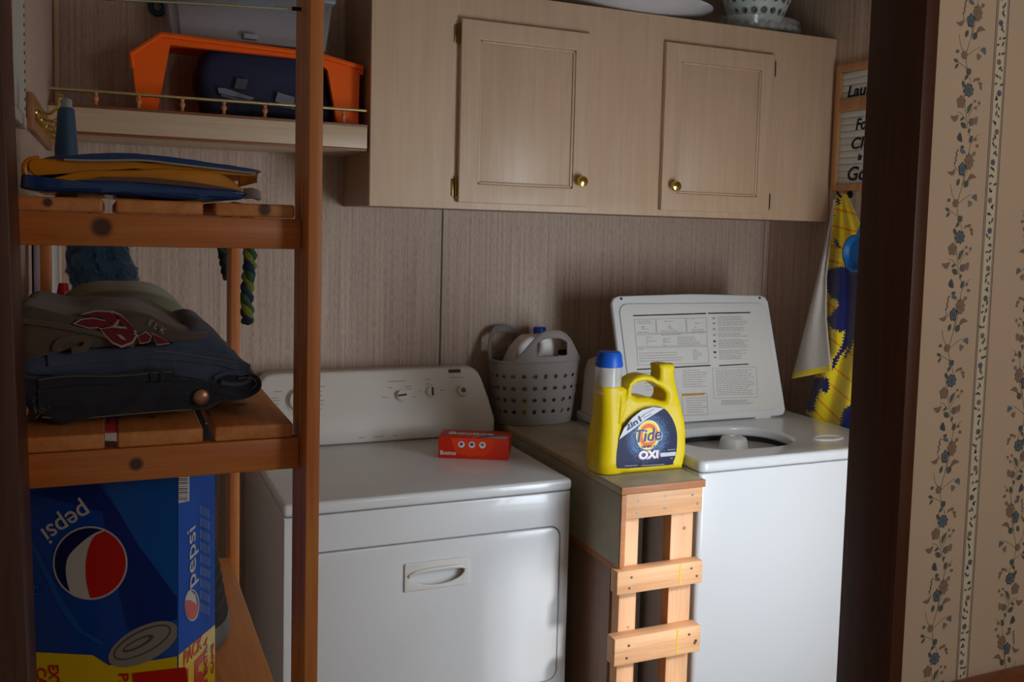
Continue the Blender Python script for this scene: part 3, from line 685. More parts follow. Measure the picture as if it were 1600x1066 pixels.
# label
def jl(px, py): q = aty(px, py, JF_-.0008); return (q.x, q.z)
lab = [(963, 726), (965, 730), (972, 732), (1045, 727), (1052, 722), (1057, 705), (1058, 680), (1054, 662), (1046, 647), (1037, 638), (1025, 635.5), (1008, 639), (992, 649), (978, 664), (969, 682), (964, 705)]
lo_ = [(q.x, q.y) for q in spline([Vector(jl(*p)) for p in lab], 4)]
def star_mat():
    M = bpy.data.materials.new('label_blue'); M.use_nodes = True; N = M.node_tree.nodes; L = M.node_tree.links; bb = N['Principled BSDF']; bb.inputs['Roughness'].default_value = .45; bb.inputs['Specular IOR Level'].default_value = .25
    tc = N.new('ShaderNodeTexCoord'); n1 = N.new('ShaderNodeTexNoise'); n1.inputs['Scale'].default_value = 420; L.new(tc.outputs['Object'], n1.inputs[0])
    d = N.new('ShaderNodeVectorMath'); d.operation = 'DISTANCE'; c = aty(1012, 685, JF_); d.inputs[1].default_value = c; L.new(tc.outputs['Object'], d.inputs[0])
    r1 = N.new('ShaderNodeMapRange'); r1.inputs[1].default_value = .045; r1.inputs[2].default_value = .085; r1.inputs[3].default_value = .28; r1.inputs[4].default_value = -.25; L.new(d.outputs['Value'], r1.inputs[0])
    s = N.new('ShaderNodeMath'); s.operation = 'ADD'; L.new(n1.outputs[0], s.inputs[0]); L.new(r1.outputs[0], s.inputs[1])
    r2 = N.new('ShaderNodeMapRange'); r2.inputs[1].default_value = .58; r2.inputs[2].default_value = 1.0; L.new(s.outputs[0], r2.inputs[0])
    mx = N.new('ShaderNodeMix'); mx.data_type = 'RGBA'; mx.inputs[6].default_value = lin((22, 30, 70)); mx.inputs[7].default_value = lin((110, 150, 205)); L.new(r2.outputs[0], mx.inputs[0]); L.new(mx.outputs[2], bb.inputs['Base Color']); return M
lbl = prism('label', [lo_], .0012, 0, star_mat(), t, XZ(JF_-.0004))
SILV = mat('label_silver', (206, 206, 212), .35); ORG = mat('label_red_orange', (240, 100, 30), .4); YL2 = mat('label_yellow', (252, 214, 50), .4); NAVY = mat('label_navy', (26, 42, 108), .4); CRM = mat('label_cream', (246, 240, 190), .4)
band = [(967, 687), (975, 669), (988, 653), (1003, 641), (1020, 636), (1037, 638), (1010, 655), (985, 674)]
prism('silver_band', [[jl(*p) for p in band]], .0008, 0, SILV, lbl, XZ(JF_-.0013))
cc = aty(1013, 680, JF_-.002); rr0 = .0345
for nm, r, mt, dy in (('emblem_rim', 1.0, CRM, 0), ('emblem_yellow', .93, YL2, .0003), ('emblem_orange', .78, ORG, .0006), ('emblem_glow', .5, YL2, .0009)):
    prism(nm, [[(cc.x+rr0*r*math.cos(2*PI*k/40)*1.0, cc.z+rr0*r*math.sin(2*PI*k/40)*1.08) for k in range(40)]], .0004, 0, mt, lbl, XZ(JF_-.0018-dy))
def jt3(px, py, off): return aty(px, py, JF_-off)
def jtext(nm, s, p0, p1, size, m_, off, **k):
    a = jt3(*p0, off); c = jt3(*p1, off); text(nm, s, size, a, c-a, (0, 0, 1), m_, lbl, width=(c-a).length, **k)
jtext('lettering', 'Tide', (992, 692.5), (1035, 687.5), .046, SILV, .0034, shear=.15, bold=.0012)
jtext('lettering', 'Tide', (993, 692), (1034, 687), .045, NAVY, .0040, shear=.15, bold=.0003)
jtext('lettering', 'SIMPLY', (1003, 700.5), (1024, 699), .0085, NAVY, .0040)
jtext('lettering', 'OXI', (997, 717.5), (1029, 715.5), .027, mat('label_pink', (214, 170, 180), .4), .0034, bold=.0022)
jtext('lettering', 'OXI', (998.5, 717), (1027.5, 715), .026, mat('label_white', (240, 240, 244), .4), .0040, bold=.0010)
jtext('lettering', '2in1', (980, 673), (1003, 658), .021, NAVY, .0030, bold=.0005)
prism('white_strip', [[jl(1031, 708), jl(1056, 706), jl(1055, 712), jl(1032, 714)]], .0004, 0, SILV, lbl, XZ(JF_-.0016))
for q in ((976, 729, 996, 728), (1002, 728.5, 1038, 726.5), (1043, 704, 1055, 703), (1047, 717, 1051, 717)):
    prism('small_print', [[jl(q[0], q[1]), jl(q[2], q[3]), jl(q[2], q[3]-1.5), jl(q[0], q[1]-1.5)]], .0004, 0, GREYL, lbl, XZ(JF_-.0016))
for q in ((1003, 650, 1022, 640), (1005, 654, 1018, 647), (996, 656, 1006, 650)):
    prism('small_print', [[jl(q[0], q[1]), jl(q[2], q[3]), jl(q[2], q[3]-1.2), jl(q[0], q[1]-1.2)]], .0004, 0, GREYL, lbl, XZ(JF_-.0020))

# ------------------------------------------------------------------ red box of dryer sheets
RED = mat('red_carton', (214, 44, 16), .35); WH = mat('carton_white', (226, 210, 206), .4); BL = mat('carton_blue', (36, 58, 140), .4)
a = Vector((1.1335, -.4120, .9205)); c = Vector((1.3015, -.4980, .9205)); xd = (c-a).normalized(); yd = Vector((0, 0, 1)).cross(xd)*1.0; 
W_, D_, H_ = (c-a).length, .098, .057
M = basis(a, xd, yd)
t = thing('dryer_sheet_box', 'small red cardboard box lying on top of the dryer', 'box', tuple(a))
b = NB(); box(b, 0, W_, 0, D_, 0, H_, bev=.0012); b.transform(M); make('carton', b, RED, t)
def face(pts, y=-.0006): return [M @ Vector((x*W_, y, z*H_)) for x, z in pts]
fo = [(.17, .97)]; 
for k in range(13):
    a_ = PI+PI*k/12; fo.append((.485+.25*math.cos(a_)*(1-.0), .38+.26*math.sin(a_)))
fo.append((.82, .97))
b = NB(); poly(b, face(fo)); make('tuck_flap', b, mat('red_flap', (226, 62, 20), .35), t, False)
for k, fx in enumerate((.33, .48, .63)):
    b = NB(); poly(b, [M @ Vector((fx*W_+math.cos(2*PI*j/20)*.0088, -.0012, .68*H_+math.sin(2*PI*j/20)*.0088)) for j in range(20)]); cr_ = make('round_symbol', b, WH, t, False)
    b = NB(); poly(b, [M @ Vector((fx*W_+math.cos(2*PI*j/12)*.0046, -.0017, .70*H_+math.sin(2*PI*j/12)*.004)) for j in range(12)]); make('symbol_center', b, BL if k < 2 else mat('symbol_teal', (60, 120, 150), .4), cr_, False)
text('lettering', 'Bounce', .016, M @ Vector((.03*W_, -.0010, .17*H_)), xd, (0, 0, 1), WH, t, width=.042, bold=.0004)
text('lettering', 'Bounce', .040, M @ Vector((.10*W_, D_*.42, H_+.0006)), xd, yd, WH, t, width=.125, shear=.1, bold=.001)
b = NB(); poly(b, [M @ Vector((x*W_, y*D_, H_+.0005)) for x, y in ((.52, .08), (.97, .02), (.97, .30), (.85, .40), (.70, .36), (.60, .26))]); make('printed_sheet', b, mat('sheet_pale', (190, 206, 196), .4), t, False)
b = NB(); poly(b, [M @ Vector((x*W_, y*D_, H_+.0008)) for x, y in ((.50, .06), (.66, .12), (.80, .28), (.95, .36), (.80, .36), (.64, .28), (.54, .18))]); make('printed_swoosh', b, BL, t, False)
b = NB(); poly(b, [M @ Vector((x*W_, y*D_, H_+.0009)) for x, y in ((.47, .08), (.50, .06), (.56, .22), (.62, .36), (.54, .30))]); make('printed_swoosh', b, YL2, t, False)

# ------------------------------------------------------------------ laundry basket and its contents
BC = Vector((1.538, -.112, .9405)); BH = .195
t = thing('laundry_basket', 'grey plastic carrying basket with punched holes and two loop handles behind the jug', 'basket', tuple(BC))
GB = mat('grey_basket_plastic', (144, 134, 128), .5, spec=.3)
def bump(d): return math.exp(-(d/.36)**4) if abs(d) < 1.4 else 0
def rimh(a):
    f = (a+PI/2-.14+PI) % (2*PI)-PI; g2 = (a-PI/2-.55+PI) % (2*PI)-PI
    return BH+.095*max(math.exp(-(abs(f)/.62)**3.0), math.exp(-(abs(g2)/.62)**3.0))
def bsk(u, v):
    a = 2*PI*u; h = rimh(a)
    z = h*v
    k = .84+.16*min(1, z/BH)**.8
    if z > BH: k = 1.0-.25*(z-BH)
    r_ = 1/((abs(math.cos(a))**2.6+abs(math.sin(a))**2.6)**(1/2.6))
    return BC+Vector((math.cos(a)*r_*.143*k, math.sin(a)*r_*.094*k, z))
NU, NV = 288, 84
def bkeep(u, v):
    a = 2*PI*u; h = rimh(a); z = h*v
    for cen, wd in ((-PI/2+.14, .36), (PI/2+.55, .36)):
        d = (a-cen+PI) % (2*PI)-PI
        if h > BH+.03:
            zz = BH+.020; top = h-.020
            if abs(d) < wd and zz < z < top: return False
    if .022 < z < .168:
        ro = (z-.022)/.0365; ci_ = u*26
        dz = (ro-math.floor(ro)-.55)*.0365; dx = (ci_-math.floor(ci_)-.5)*.026
        if dz*dz*1.3+dx*dx*1.3 < .0066**2: return False
    return True
b = NB(); grid_surf(b, bsk, NU, NV, True, None, bkeep); o = make('basket_body', b, GB, t, True, 60); solid(o, .0028)
b = NB(); lathe(b, BC+Vector((0, 0, .0005)), [(.115, 0), (.118, .004), (0, .004)], 40, 'z', 1, .62); make('basket_bottom', b, GB, t)
b = NB(); tube(b, [bsk(k/96, min(1, BH/rimh(2*PI*k/96))) for k in range(96)], .0035, 8, True); make('basket_rim', b, GB, t)
b = NB(); tube(b, [bsk(k/144, 1) for k in range(144)], .0042, 8, True); make('handle_rim', b, GB, t)
WJ = mat('white_bottle', (232, 226, 220), .4)
t = thing('bleach_jug', 'white plastic jug with blue cap leaning in the grey basket', 'bottle', (1.51, -.11, .945))
jy = -.085
o1 = xz([(790, 640), (786, 590), (788, 572), (800, 545), (818, 525), (832, 524), (836, 520), (852, 520), (857, 526), (862, 545), (862, 580), (860, 640)], jy)
o1 = [(q.x, q.y) for q in spline([Vector(p) for p in o1], 4)]
h1 = [(q.x, q.y) for q in spline([Vector(p) for p in xz([(811, 560), (820, 543), (832, 529), (838, 536), (834, 552), (818, 562)], jy)], 4)]
soften(prism('jug_body', [o1, h1], .075, .012, WJ, t, XZ(jy), res=4, ang=60), .0025, 8)
c = aty(843, 523, jy); b = NB(); lathe(b, (c.x, jy, c.z-.002), [(.0205, 0), (.0205, .022), (.019, .026), (0, .026)], 28); make('jug_cap', b, mat('royal_cap', (28, 62, 170), .4), t)
t = thing('spray_bottle', 'white bottle seen through the front handle of the grey basket', 'bottle', (1.60, -.11, .945))
b = NB(); lathe(b, (1.630, -.112, .9455), [(.020, 0), (.021, .01), (.022, .14), (.022, .185), (.018, .20), (.016, .215), (0, .215)], 28); make('bottle_body', b, WJ, t)
bx('black_trigger', (1.605, 1.655, -.150, -.138, 1.150, 1.166), BLACK, t, .003)
t = thing('yellow_carton', 'yellow container inside the grey basket, seen through its holes', 'container', (1.50, -.14, .945))
b = NB(); lathe(b, (1.485, -.158, .9455), [(.020, 0), (.022, .01), (.022, .15), (.018, .17), (0, .17)], 24); make('container_body', b, YELLOW, t)

# ------------------------------------------------------------------ pine shelving unit
t = thing('shelving_unit', 'tall slatted pine shelving unit standing in the doorway on the left', 'shelf', (.385, -1.37, 0))
UF, UR = -1.75, -.98
UI0, UI1 = .2445, .5225
def post(x0, x1, y0, y1, h):
    o = bx('upright', (x0, x1, y0, y1, 0, h), PINE, t, .0015)
    return o
# each upright: a front stave and a grooved stave behind it
for (y0, h, xa, xb) in ((-1.790, 2.2, .5307, .5458), (-1.050, 1.5655, .5312, .5475)):
    post(xa, xb, y0, y0+.026, h); post(xa+.0006, xb-.0006, y0+.0265, y0+.043, h); post(xa, xb, y0+.0435, y0+(.088 if h > 2 else .070), h)
    post(.2285, .2435, y0, y0+.070, h)
SH = [(1.566, 1.551, 1.5160), (1.3165, 1.2995, 1.2625)]
for (zt, zb, zz) in SH:
    bx('cross_rail', (UI0, UI1+.0076, UF, UF+.018, zz, zb-.0005), PINEX, t, .0015)
    bx('cross_rail', (UI0, UI1+.0076, UR-.02, UR-.002, zz, zb-.0005), PINEX, t, .0015)
    for (x0, x1) in ((UI0, .3265), (.3385, .4255), (.4375, UI1+.0005)):
        bx('shelf_slat', (x0, x1, UF, UR, zb, zt), PINEY, t, .003, 3)
bx('bottom_shelf', (UI0, .5300, UF+.034, UR-.075, .912, .930), PINEY, t, .002)
bx('cross_rail', (UI0, UI1+.0076, UF, UF+.018, .875, .9115), PINEX, t, .0015)
b = NB(); tube(b, [(.2438, -1.735, 1.7685), (.522, -1.735, 1.7868)], .0014, 8); r_ = make('metal_rod', b, mat('rod_metal', (190, 190, 160), .25, metal=1), t)
b = NB(); tube(b, [(.5205, -1.735, 1.7867), (.5306, -1.735, 1.7873)], .0023, 8); make('rod_sleeve', b, BLACK, r_)

# ------------------------------------------------------------------ soda carton
TH = R(25); CX0, CY0 = .4025, -1.692     # the carton stands turned, its near corner towards the doorway
DF_ = Vector((math.cos(TH), -math.sin(TH), 0)); DS_ = Vector((math.sin(TH), math.cos(TH), 0)); NF_ = -DS_; NS_ = DF_
CC0 = Vector((CX0, CY0, 0)); PWD = .198; PF = 0
PB = mat('carton_royal_blue', (12, 74, 172), .35, coat=.2); PY = mat('carton_yellow', (236, 204, 20), .35, coat=.2); PN = mat('carton_navy', (14, 24, 84), .35, coat=.2)
PR = mat('carton_red', (206, 34, 22), .35, coat=.2); PW = mat('carton_lettering', (206, 204, 204), .35); PL = mat('carton_light_blue', (14, 96, 190), .35, coat=.2); PS = mat('can_silver', (150, 146, 142), .4); PSD = mat('can_shadow_ink', (92, 88, 86), .4); PM = mat('can_mid_blue', (22, 92, 176), .35)
pz0, pz1 = .9305, 1.2600; PDp = .122
t = thing('soda_carton', 'blue and yellow soda can carton standing on the bottom pine shelf', 'carton', (.325, -1.58, .93))
b = NB(); box(b, -PWD, 0, 0, PDp, pz0, pz1, bev=.0015); b.transform(Matrix(((DF_.x, DS_.x, 0, CX0), (DF_.y, DS_.y, 0, CY0), (0, 0, 1, 0), (0, 0, 0, 1)))); make('carton', b, PB, t)
def onf(u, v, off): return meet(u, v, CC0+NF_*off, NF_)
def pf(pts, off=.0008): return [onf(u, v, off) for u, v in pts]
def clampf(P):
    out = []
    for p in P:
        d = p-CC0; a_ = min(max(d.dot(DF_), -PWD+.001), -.0004); o_ = d.dot(NF_)
        q_ = CC0+DF_*a_+NF_*o_; q_.z = min(max(p.z, pz0), pz1); out.append(q_)
    return out
def pface(nm, pts, mt, off, clamp=True, par=t):
    P = pf(pts, off); P = clampf(P) if clamp else P
    b = NB(); poly(b, P); return make(nm, b, mt, par, False)
pface('yellow_band', [(30, 1018), (145, 1024), (170, 1040), (240, 1032), (282, 1026), (282, 1120), (30, 1120)], PY, .0008)
pface('light_panel', [(158, 752), (280, 738), (282, 935), (215, 850)], PL, .0006)
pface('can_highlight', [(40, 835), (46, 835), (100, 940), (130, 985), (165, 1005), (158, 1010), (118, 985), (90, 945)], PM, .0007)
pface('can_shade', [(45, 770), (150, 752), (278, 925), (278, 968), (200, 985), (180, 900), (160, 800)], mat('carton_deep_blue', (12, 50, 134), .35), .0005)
cx, cy, rr_ = 141, 880, 58.5
circ = lambda r, n=48: [(cx+r*math.cos(2*PI*k/n), cy+r*.985*math.sin(2*PI*k/n)) for k in range(n)]
gb = pface('round_emblem', circ(rr_), PW, .0012)
pface('emblem_field', circ(rr_-2.6), PW, .0015, par=gb)
R_ = rr_-3
def arc(a0, a1, n=24): return [(cx+R_*math.cos(R(a0+(a1-a0)*k/n)), cy+R_*.985*math.sin(R(a0+(a1-a0)*k/n))) for k in range(n+1)]
# navy: from top right (-68deg) counter-clockwise over the left side down to the lower left
navy = arc(-70, -235, 30)
ninn = spline([(navy[-1][0], navy[-1][1]), (104, 905), (103, 885), (108, 868), (125, 850), (145, 835), (navy[0][0], navy[0][1])], 5, False)
pface('emblem_navy', navy+[(p[0], p[1]) for p in ninn[1:-1]], PN, .0018, par=gb)
redp = arc(-66, 90, 30)
rin = spline([redp[-1], (135, 910), (134, 880), (139, 855), (148, 838), redp[0]], 5, False)
pface('emblem_red', redp+[(p[0], p[1]) for p in rin[1:-1]], PR, .0018, par=gb)
# silver can lid
def ell(cx_, cy_, a_, b_, rot, n=40): return [(cx_+a_*math.cos(2*PI*k/n)*math.cos(rot)-b_*math.sin(2*PI*k/n)*math.sin(rot), cy_+a_*math.cos(2*PI*k/n)*math.sin(rot)+b_*math.sin(2*PI*k/n)*math.cos(rot)) for k in range(n)]
cn = pface('can_end', ell(224, 1007, 60, 27, R(-27)), PS, .0010)
pface('can_end_rim', ell(222, 1004, 50, 18, R(-27)), PSD, .0013, par=cn); pface('can_end_panel', ell(222, 1004, 47, 15.5, R(-27)), PS, .0016, par=cn)
pface('can_tab', ell(216, 1006, 27, 7, R(-27)), PSD, .0019, par=cn); pface('can_tab_center', ell(214, 1006, 21, 4, R(-27)), PS, .0022, par=cn)
a0 = onf(133, 795, .0012); a1 = onf(66, 838, .0012)
xd = (a1-a0).normalized(); yd = NF_.cross(xd)
if yd.z > 0: yd = -yd
text('lettering', 'pepsi', .031, a0-yd*.004+Vector((0, 0, .004)), xd, yd, PW, t, width=(a1-a0).length*1.0, bold=.0002)
def ftxt(s, p0, p1, size, m_, wd=None, bold=.0003):
    q0, q1 = onf(*p0, .0016), onf(*p1, .0016); x_ = (q1-q0).normalized()
    y_ = NF_.cross(x_)
    text('lettering', s, size, q0, x_, y_, m_, t, width=wd or (q1-q0).length, bold=bold)
ftxt('EXTRA', (76, 1040), (80, 1098), .0165, PR); ftxt('CANS', (57, 1044), (59, 1098), .0165, PR)
ftxt('1', (210, 1052), (216, 1090), .085, PR, .022, .003); ftxt('PACK', (186, 1053), (190, 1120), .016, PR)
ftxt('Fl', (48, 915), (50, 935), .012, PM, .012)
# right side of the carton
def sf(px, py, off=.0008): return meet(px, py, CC0+NS_*off, NS_)
def sface(nm, pts, mt, off=.0006, par=t):
    b = NB(); P = [sf(u, v, off) for u, v in pts]; P = [Vector((CC0+DS_*min(max((p-CC0).dot(DS_), .0004), PDp-.001)+NS_*off).to_tuple()[:2]+(min(max(p.z, pz0+.001), pz1-.001),)) for p in P]
    poly(b, P); return make(nm, b, mt, par, False)
sface('side_face', [(270, 735), (345, 735), (345, 1080), (270, 1080)], mat('carton_side_blue', (14, 92, 208), .65, spec=.2), .0004)
sface('side_yellow_band', [(270, 1034), (345, 966), (345, 1140), (270, 1140)], PY, .0007)
sface('barcode_patch', [(277, 743), (296, 742), (296, 783), (278, 787)], PW, .0008)
b = NB()
for k in range(13):
    u0 = 279.3+0; v0 = 745+k*3.0; hh = (1.0, 1.8, 1.2, 2.0, .8)[k % 5]
    poly(b, [sf(u0, v0, .0010), sf(u0+14, v0-.5, .0010), sf(u0+14, v0-.5+hh, .0010), sf(u0, v0+hh, .0010)])
make('barcode', b, GREYD, t, False)
def stxt(s, p0, p1, size, m_, bold=.0003):
    q0, q1 = sf(*p0, .0012), sf(*p1, .0012); x_ = (q1-q0).normalized(); text('lettering', s, size, q0, x_, -DS_, m_, t, width=(q1-q0).length, bold=bold)
stxt('pepsi', (306, 912), (305, 820), .040, PW, .0001)
c_s = [(300+11.5*math.cos(2*PI*k/36), 946+25*math.sin(2*PI*k/36)) for k in range(36)]
sg = sface('side_emblem', c_s, PW, .0010)
def sarc(a0, a1, n=16): return [(300+10.2*math.cos(R(a0+(a1-a0)*k/n)), 946+23*math.sin(R(a0+(a1-a0)*k/n))) for k in range(n+1)]
sface('side_emblem_red', sarc(200, 5, 20)+[(304, 942), (298, 938)], PR, .0014, sg)
sface('side_emblem_navy', sarc(-100, 15, 18)+[(309, 945), (306, 930)], PN, .0014, sg)
q0, q1 = sf(287, 1041, .0012), sf(316, 1012, .0012)
text('lettering', 'PACK', .024, q0, q1-q0, (0, 0, 1), PR, t, width=(q1-q0).length, bold=.0004)
text('lettering', '15', .075, sf(286, 1120, .0012), q1-q0, (0, 0, 1), PR, t, width=.068, bold=.002)
stxt('3 EXTRA', (324, 1066), (324, 996), .015, PR); stxt('CANS', (334, 1050), (334, 1004), .013, PR)
b = NB()
for k in range(5):
    u0 = 313+k*3.2
    for j in range(9):
        v0 = 790+j*19+k*1.5
        poly(b, [sf(u0, v0, .0010), sf(u0+1.1, v0, .0010), sf(u0+1.1, v0+13, .0010), sf(u0, v0+13, .0010)])
make('fine_print', b, mat('fine_ink', (120, 160, 216), .5), t, False)

# ------------------------------------------------------------------ folded clothes on the middle shelf
ZS = 1.3168
def OL(pts, y, n=4): return [(q.x, q.y) for q in spline([Vector(p) for p in xz(pts, y)], n)]
def fl_(o, z): return [(x, max(zz, z)) for x, zz in o]
yj = -1.70
t = thing('dark_jeans', 'folded dark denim jeans, bottom of the clothes pile on the middle pine shelf', 'jeans', (.39, -1.6, ZS))
ob = fl_(OL([(62, 652), (40, 640), (27, 610), (24, 588), (60, 592), (140, 592), (230, 588), (310, 594), (370, 600), (396, 590), (410, 600), (404, 616), (385, 624), (345, 632), (320, 642), (230, 648), (150, 655), (100, 664)], yj), ZS+.0004)
loft('folded_body', ob, yj, -1.40, DENIMD, t, .014, .0046, 1, 34, zfloor=ZS+.0004)
def seam(nm, pts, y, r, m_, par, n=5):
    b = NB(); tube(b, spline([aty(u, v, y) for u, v in pts], n, False), r, 7); return make(nm, b, m_, par)
def band(nm, pts, y, wd, thick, m_, par):
    """flat cloth strip running along a traced line, standing proud of the body"""
    b = NB(); P = spline([aty(u, v, y) for u, v in pts], 5, False); up = Vector((0, 0, 1))
    for sgn in (0,):
        rows = [[], [], [], []]
        for i, p in enumerate(P):
            d = (P[min(i+1, len(P)-1)]-P[max(i-1, 0)]).normalized(); n_ = Vector((-d.z, 0, d.x))
            wob = noise.noise(p*60)*.001
            for r_i, (a_, c_) in enumerate(((wd/2, 0), (wd/2*.8, -thick), (-wd/2*.8, -thick), (-wd/2, 0))):
                rows[r_i].append(b.verts.new(p+n_*(a_+wob)+Vector((0, c_, 0))))
        for r1, r2 in zip(rows, rows[1:]+rows[:1]):
            for i in range(len(P)-1): b.faces.new((r1[i], r1[i+1], r2[i+1], r2[i]))
        b.faces.new([r[0] for r in rows]); b.faces.new([r[-1] for r in rows][::-1])
    return make(nm, b, m_, par, True, 50)
wb = band('waistband', [(60, 600), (110, 592), (180, 592), (250, 586), (272, 585)], yj+.002, .012, .005, DENIMD, t)
seam('stitching', [(60, 594), (110, 588), (180, 588), (240, 583), (270, 581)], yj-.004, .0005, STITCH, wb)
fl2 = band('front_fold', [(60, 622), (120, 618), (200, 612), (280, 612), (330, 622)], yj+.003, .020, .006, DENIMD, t)
seam('hem_edge', [(66, 652), (100, 654), (150, 652), (230, 645), (300, 640)], yj+.002, .0008, STITCH, t)
lp_ = band('cuff_loop', [(330, 606), (370, 618), (396, 612), (404, 600), (394, 588), (372, 590)], yj+.004, .007, .006, DENIMD, t)
seam('stitching', [(372, 592), (392, 590), (401, 600), (393, 608)], yj-.003, .0005, STITCH, lp_)
for (u, v) in ((236, 588), (252, 587)): band('belt_loop', [(u, v-6), (u+2, v+8)], yj-.004, .004, .002, DENIMD, wb)
c = aty(314, 620, yj-.004); b = NB(); lathe(b, c, [(.0, -.0065), (.006, -.006), (.0088, -.004), (.0095, -.001), (.009, .003)], 24, 'y'); make('metal_button', b, mat('antique_button', (170, 130, 108), .35, metal=.8), t)
b = NB(); rs = random.Random(8)
for k in range(26):
    u = 52+rs.random()*28; v = 612+rs.random()*40; tube(b, [aty(u, v, yj-.001), aty(u+rs.uniform(-5, 6), v+rs.uniform(-4, 8), yj-.001)], .00035, 4)
make('frayed_threads', b, STITCH, t)
t = thing('faded_jeans', 'folded lighter blue denim jeans lying on the darkest pair', 'jeans', (.39, -1.6, 1.36))
ob = OL([(24, 575), (26, 560), (60, 557), (120, 548), (200, 543), (262, 534), (300, 514), (322, 513), (345, 530), (370, 556), (392, 580), (395, 590), (380, 600), (350, 600), (310, 592), (230, 586), (140, 590), (60, 590), (30, 586)], yj+.008)
loft('folded_body', ob, yj+.006, -1.42, DENIMM, t, .016, .0042, 4, 30)
hb_ = band('leg_fold', [(75, 562), (150, 556), (230, 552), (300, 556), (360, 566), (385, 580)], yj+.007, .016, .005, DENIMM, t)
seam('stitching', [(240, 548), (280, 552), (330, 560), (370, 566)], yj, .0005, STITCH, hb_)
band('cuff_fold', [(335, 590), (352, 582), (376, 584), (390, 592), (372, 600), (345, 598)], yj+.004, .005, .006, DENIMM, t)
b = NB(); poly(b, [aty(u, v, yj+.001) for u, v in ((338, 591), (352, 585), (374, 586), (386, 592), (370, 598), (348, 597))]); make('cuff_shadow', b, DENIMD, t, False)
t = thing('taupe_tshirt', 'crumpled taupe t-shirt with maroon lettering on top of the folded jeans', 't-shirt', (.38, -1.62, 1.40))
ob = OL([(22, 560), (20, 520), (22, 488), (40, 480), (75, 486), (110, 492), (160, 486), (200, 484), (235, 490), (262, 504), (290, 518), (322, 522), (318, 530), (280, 534), (240, 536), (190, 542), (120, 545), (70, 556)], yj-.002)
loft('shirt_body', ob, yj-.006, -1.45, TEE, t, .018, .0042, 9, 30)
band('sleeve_hem', [(88, 548), (92, 536), (110, 530), (135, 530), (132, 544), (112, 548)], yj-.006, .008, .005, TEE, t)
band('shirt_crease', [(30, 500), (60, 505), (110, 512), (170, 526), (210, 540)], yj-.006, .006, .004, TEE, t)
def tshape(nm, pts, mt, off):
    b = NB(); P = [aty(u, v, yj-off) for u, v in pts]; f = poly(b, P); r_ = bmesh.ops.triangulate(b, faces=[f]); return make(nm, b, mt, t, False)
YT = .0105
for pts in ([(118, 506), (128, 500), (146, 498), (166, 502), (178, 508), (160, 511), (140, 512)], [(130, 492), (150, 487), (172, 488), (186, 496), (180, 506), (168, 503), (160, 496), (142, 494)],
            [(176, 488), (190, 494), (204, 506), (212, 516), (204, 518), (194, 508), (184, 498)], [(158, 514), (176, 512), (200, 514), (212, 524), (206, 534), (190, 540), (176, 534), (166, 524)],
            [(216, 526), (228, 520), (236, 526), (232, 534), (220, 536)], [(238, 522), (252, 528), (264, 536), (246, 538)]):
    cxx = sum(p[0] for p in pts)/len(pts); cyy = sum(p[1] for p in pts)/len(pts)
    tshape('print_outline', [(cxx+(p[0]-cxx)*1.14, cyy+(p[1]-cyy)*1.25) for p in pts], WPRINT, YT)
    tshape('maroon_print', pts, MAROON, YT+.0006)
tshape('print_outline', [(182, 522), (190, 524), (198, 532), (190, 530)], WPRINT, YT+.0012)
for i, ch in enumerate('ELK'):
    a = aty(230+i*9, 506+i*6, yj-YT); text('lettering', ch, .009, a, (1, 0, -.6), (.6, 0, 1), WPRINT, t)
t = thing('sage_pillow', 'sage green folded cloth bundle behind the t-shirt on the middle pine shelf', 'cloth', (.37, -1.3, ZS))
ob = fl_(OL([(80, 560), (84, 500), (104, 476), (140, 462), (180, 458), (222, 459), (256, 466), (284, 482), (303, 508), (312, 540), (312, 600), (200, 610), (90, 600)], -1.39), ZS+.0004)
loft('bundle', ob, -1.39, -1.08, SAGE, t, .03, .003, 12, 14, zfloor=ZS+.0004)
b = NB(); poly(b, [aty(u, v, -1.395) for u, v in ((258, 506), (270, 500), (268, 512), (256, 516))]); make('folded_tip', b, SAGE, t, False)
t = thing('red_ribbon', 'short red strip hanging in the gap between the boards under the jeans', 'ribbon', (.332, -1.60, 1.31))
bx('ribbon_strip', (.3268, .3382, -1.730, -1.56, 1.3125, 1.3150), mat('red_fabric', (196, 56, 66), .7), t, .0008)

# ------------------------------------------------------------------ open bag on the top shelf
t = thing('plastic_bag', 'shiny blue bag with open yellow lined mouth on the top pine shelf', 'bag', (.37, -1.6, 1.566))
BB = mat('blue_foil_bag', (16, 60, 120), .18, coat=.5, n_scale=40, bump=.6); BY = mat('yellow_lining', (214, 138, 20), .4, n_scale=30, n_amt=.2, bump=.4); BBR = mat('brown_bag_print', (104, 66, 44), .35); BW = mat('bag_white_edge', (160, 160, 160), .4)
yb = -1.715; zt = 1.5665
ob = fl_(OL([(40, 296), (33, 284), (35, 272), (42, 283), (56, 290), (95, 286), (140, 280), (200, 278), (270, 283), (330, 292), (383, 300), (382, 306), (370, 312), (300, 312), (200, 306), (110, 300)], yb), zt)
loft('lower_layer', ob, yb-.010, -1.34, BB, t, .006, .0012, 21, 60, zfloor=zt)
b = NB(); f = poly(b, [aty(u, v, yb-.0115) for u, v in ((128, 282), (160, 276), (230, 277), (300, 284), (360, 294), (376, 298), (320, 294), (250, 287), (190, 283))]); bmesh.ops.triangulate(b, faces=[f]); make('brown_print', b, BBR, t, False)
ob = OL([(44, 288), (60, 284), (90, 276), (130, 268), (180, 266), (250, 264), (320, 268), (352, 276), (374, 292), (378, 298), (340, 294), (280, 286), (200, 276), (140, 276), (100, 284), (60, 292)], yb)
loft('yellow_lower_lining', ob, yb-.006, -1.36, BY, t, .004, .0010, 23, 60)
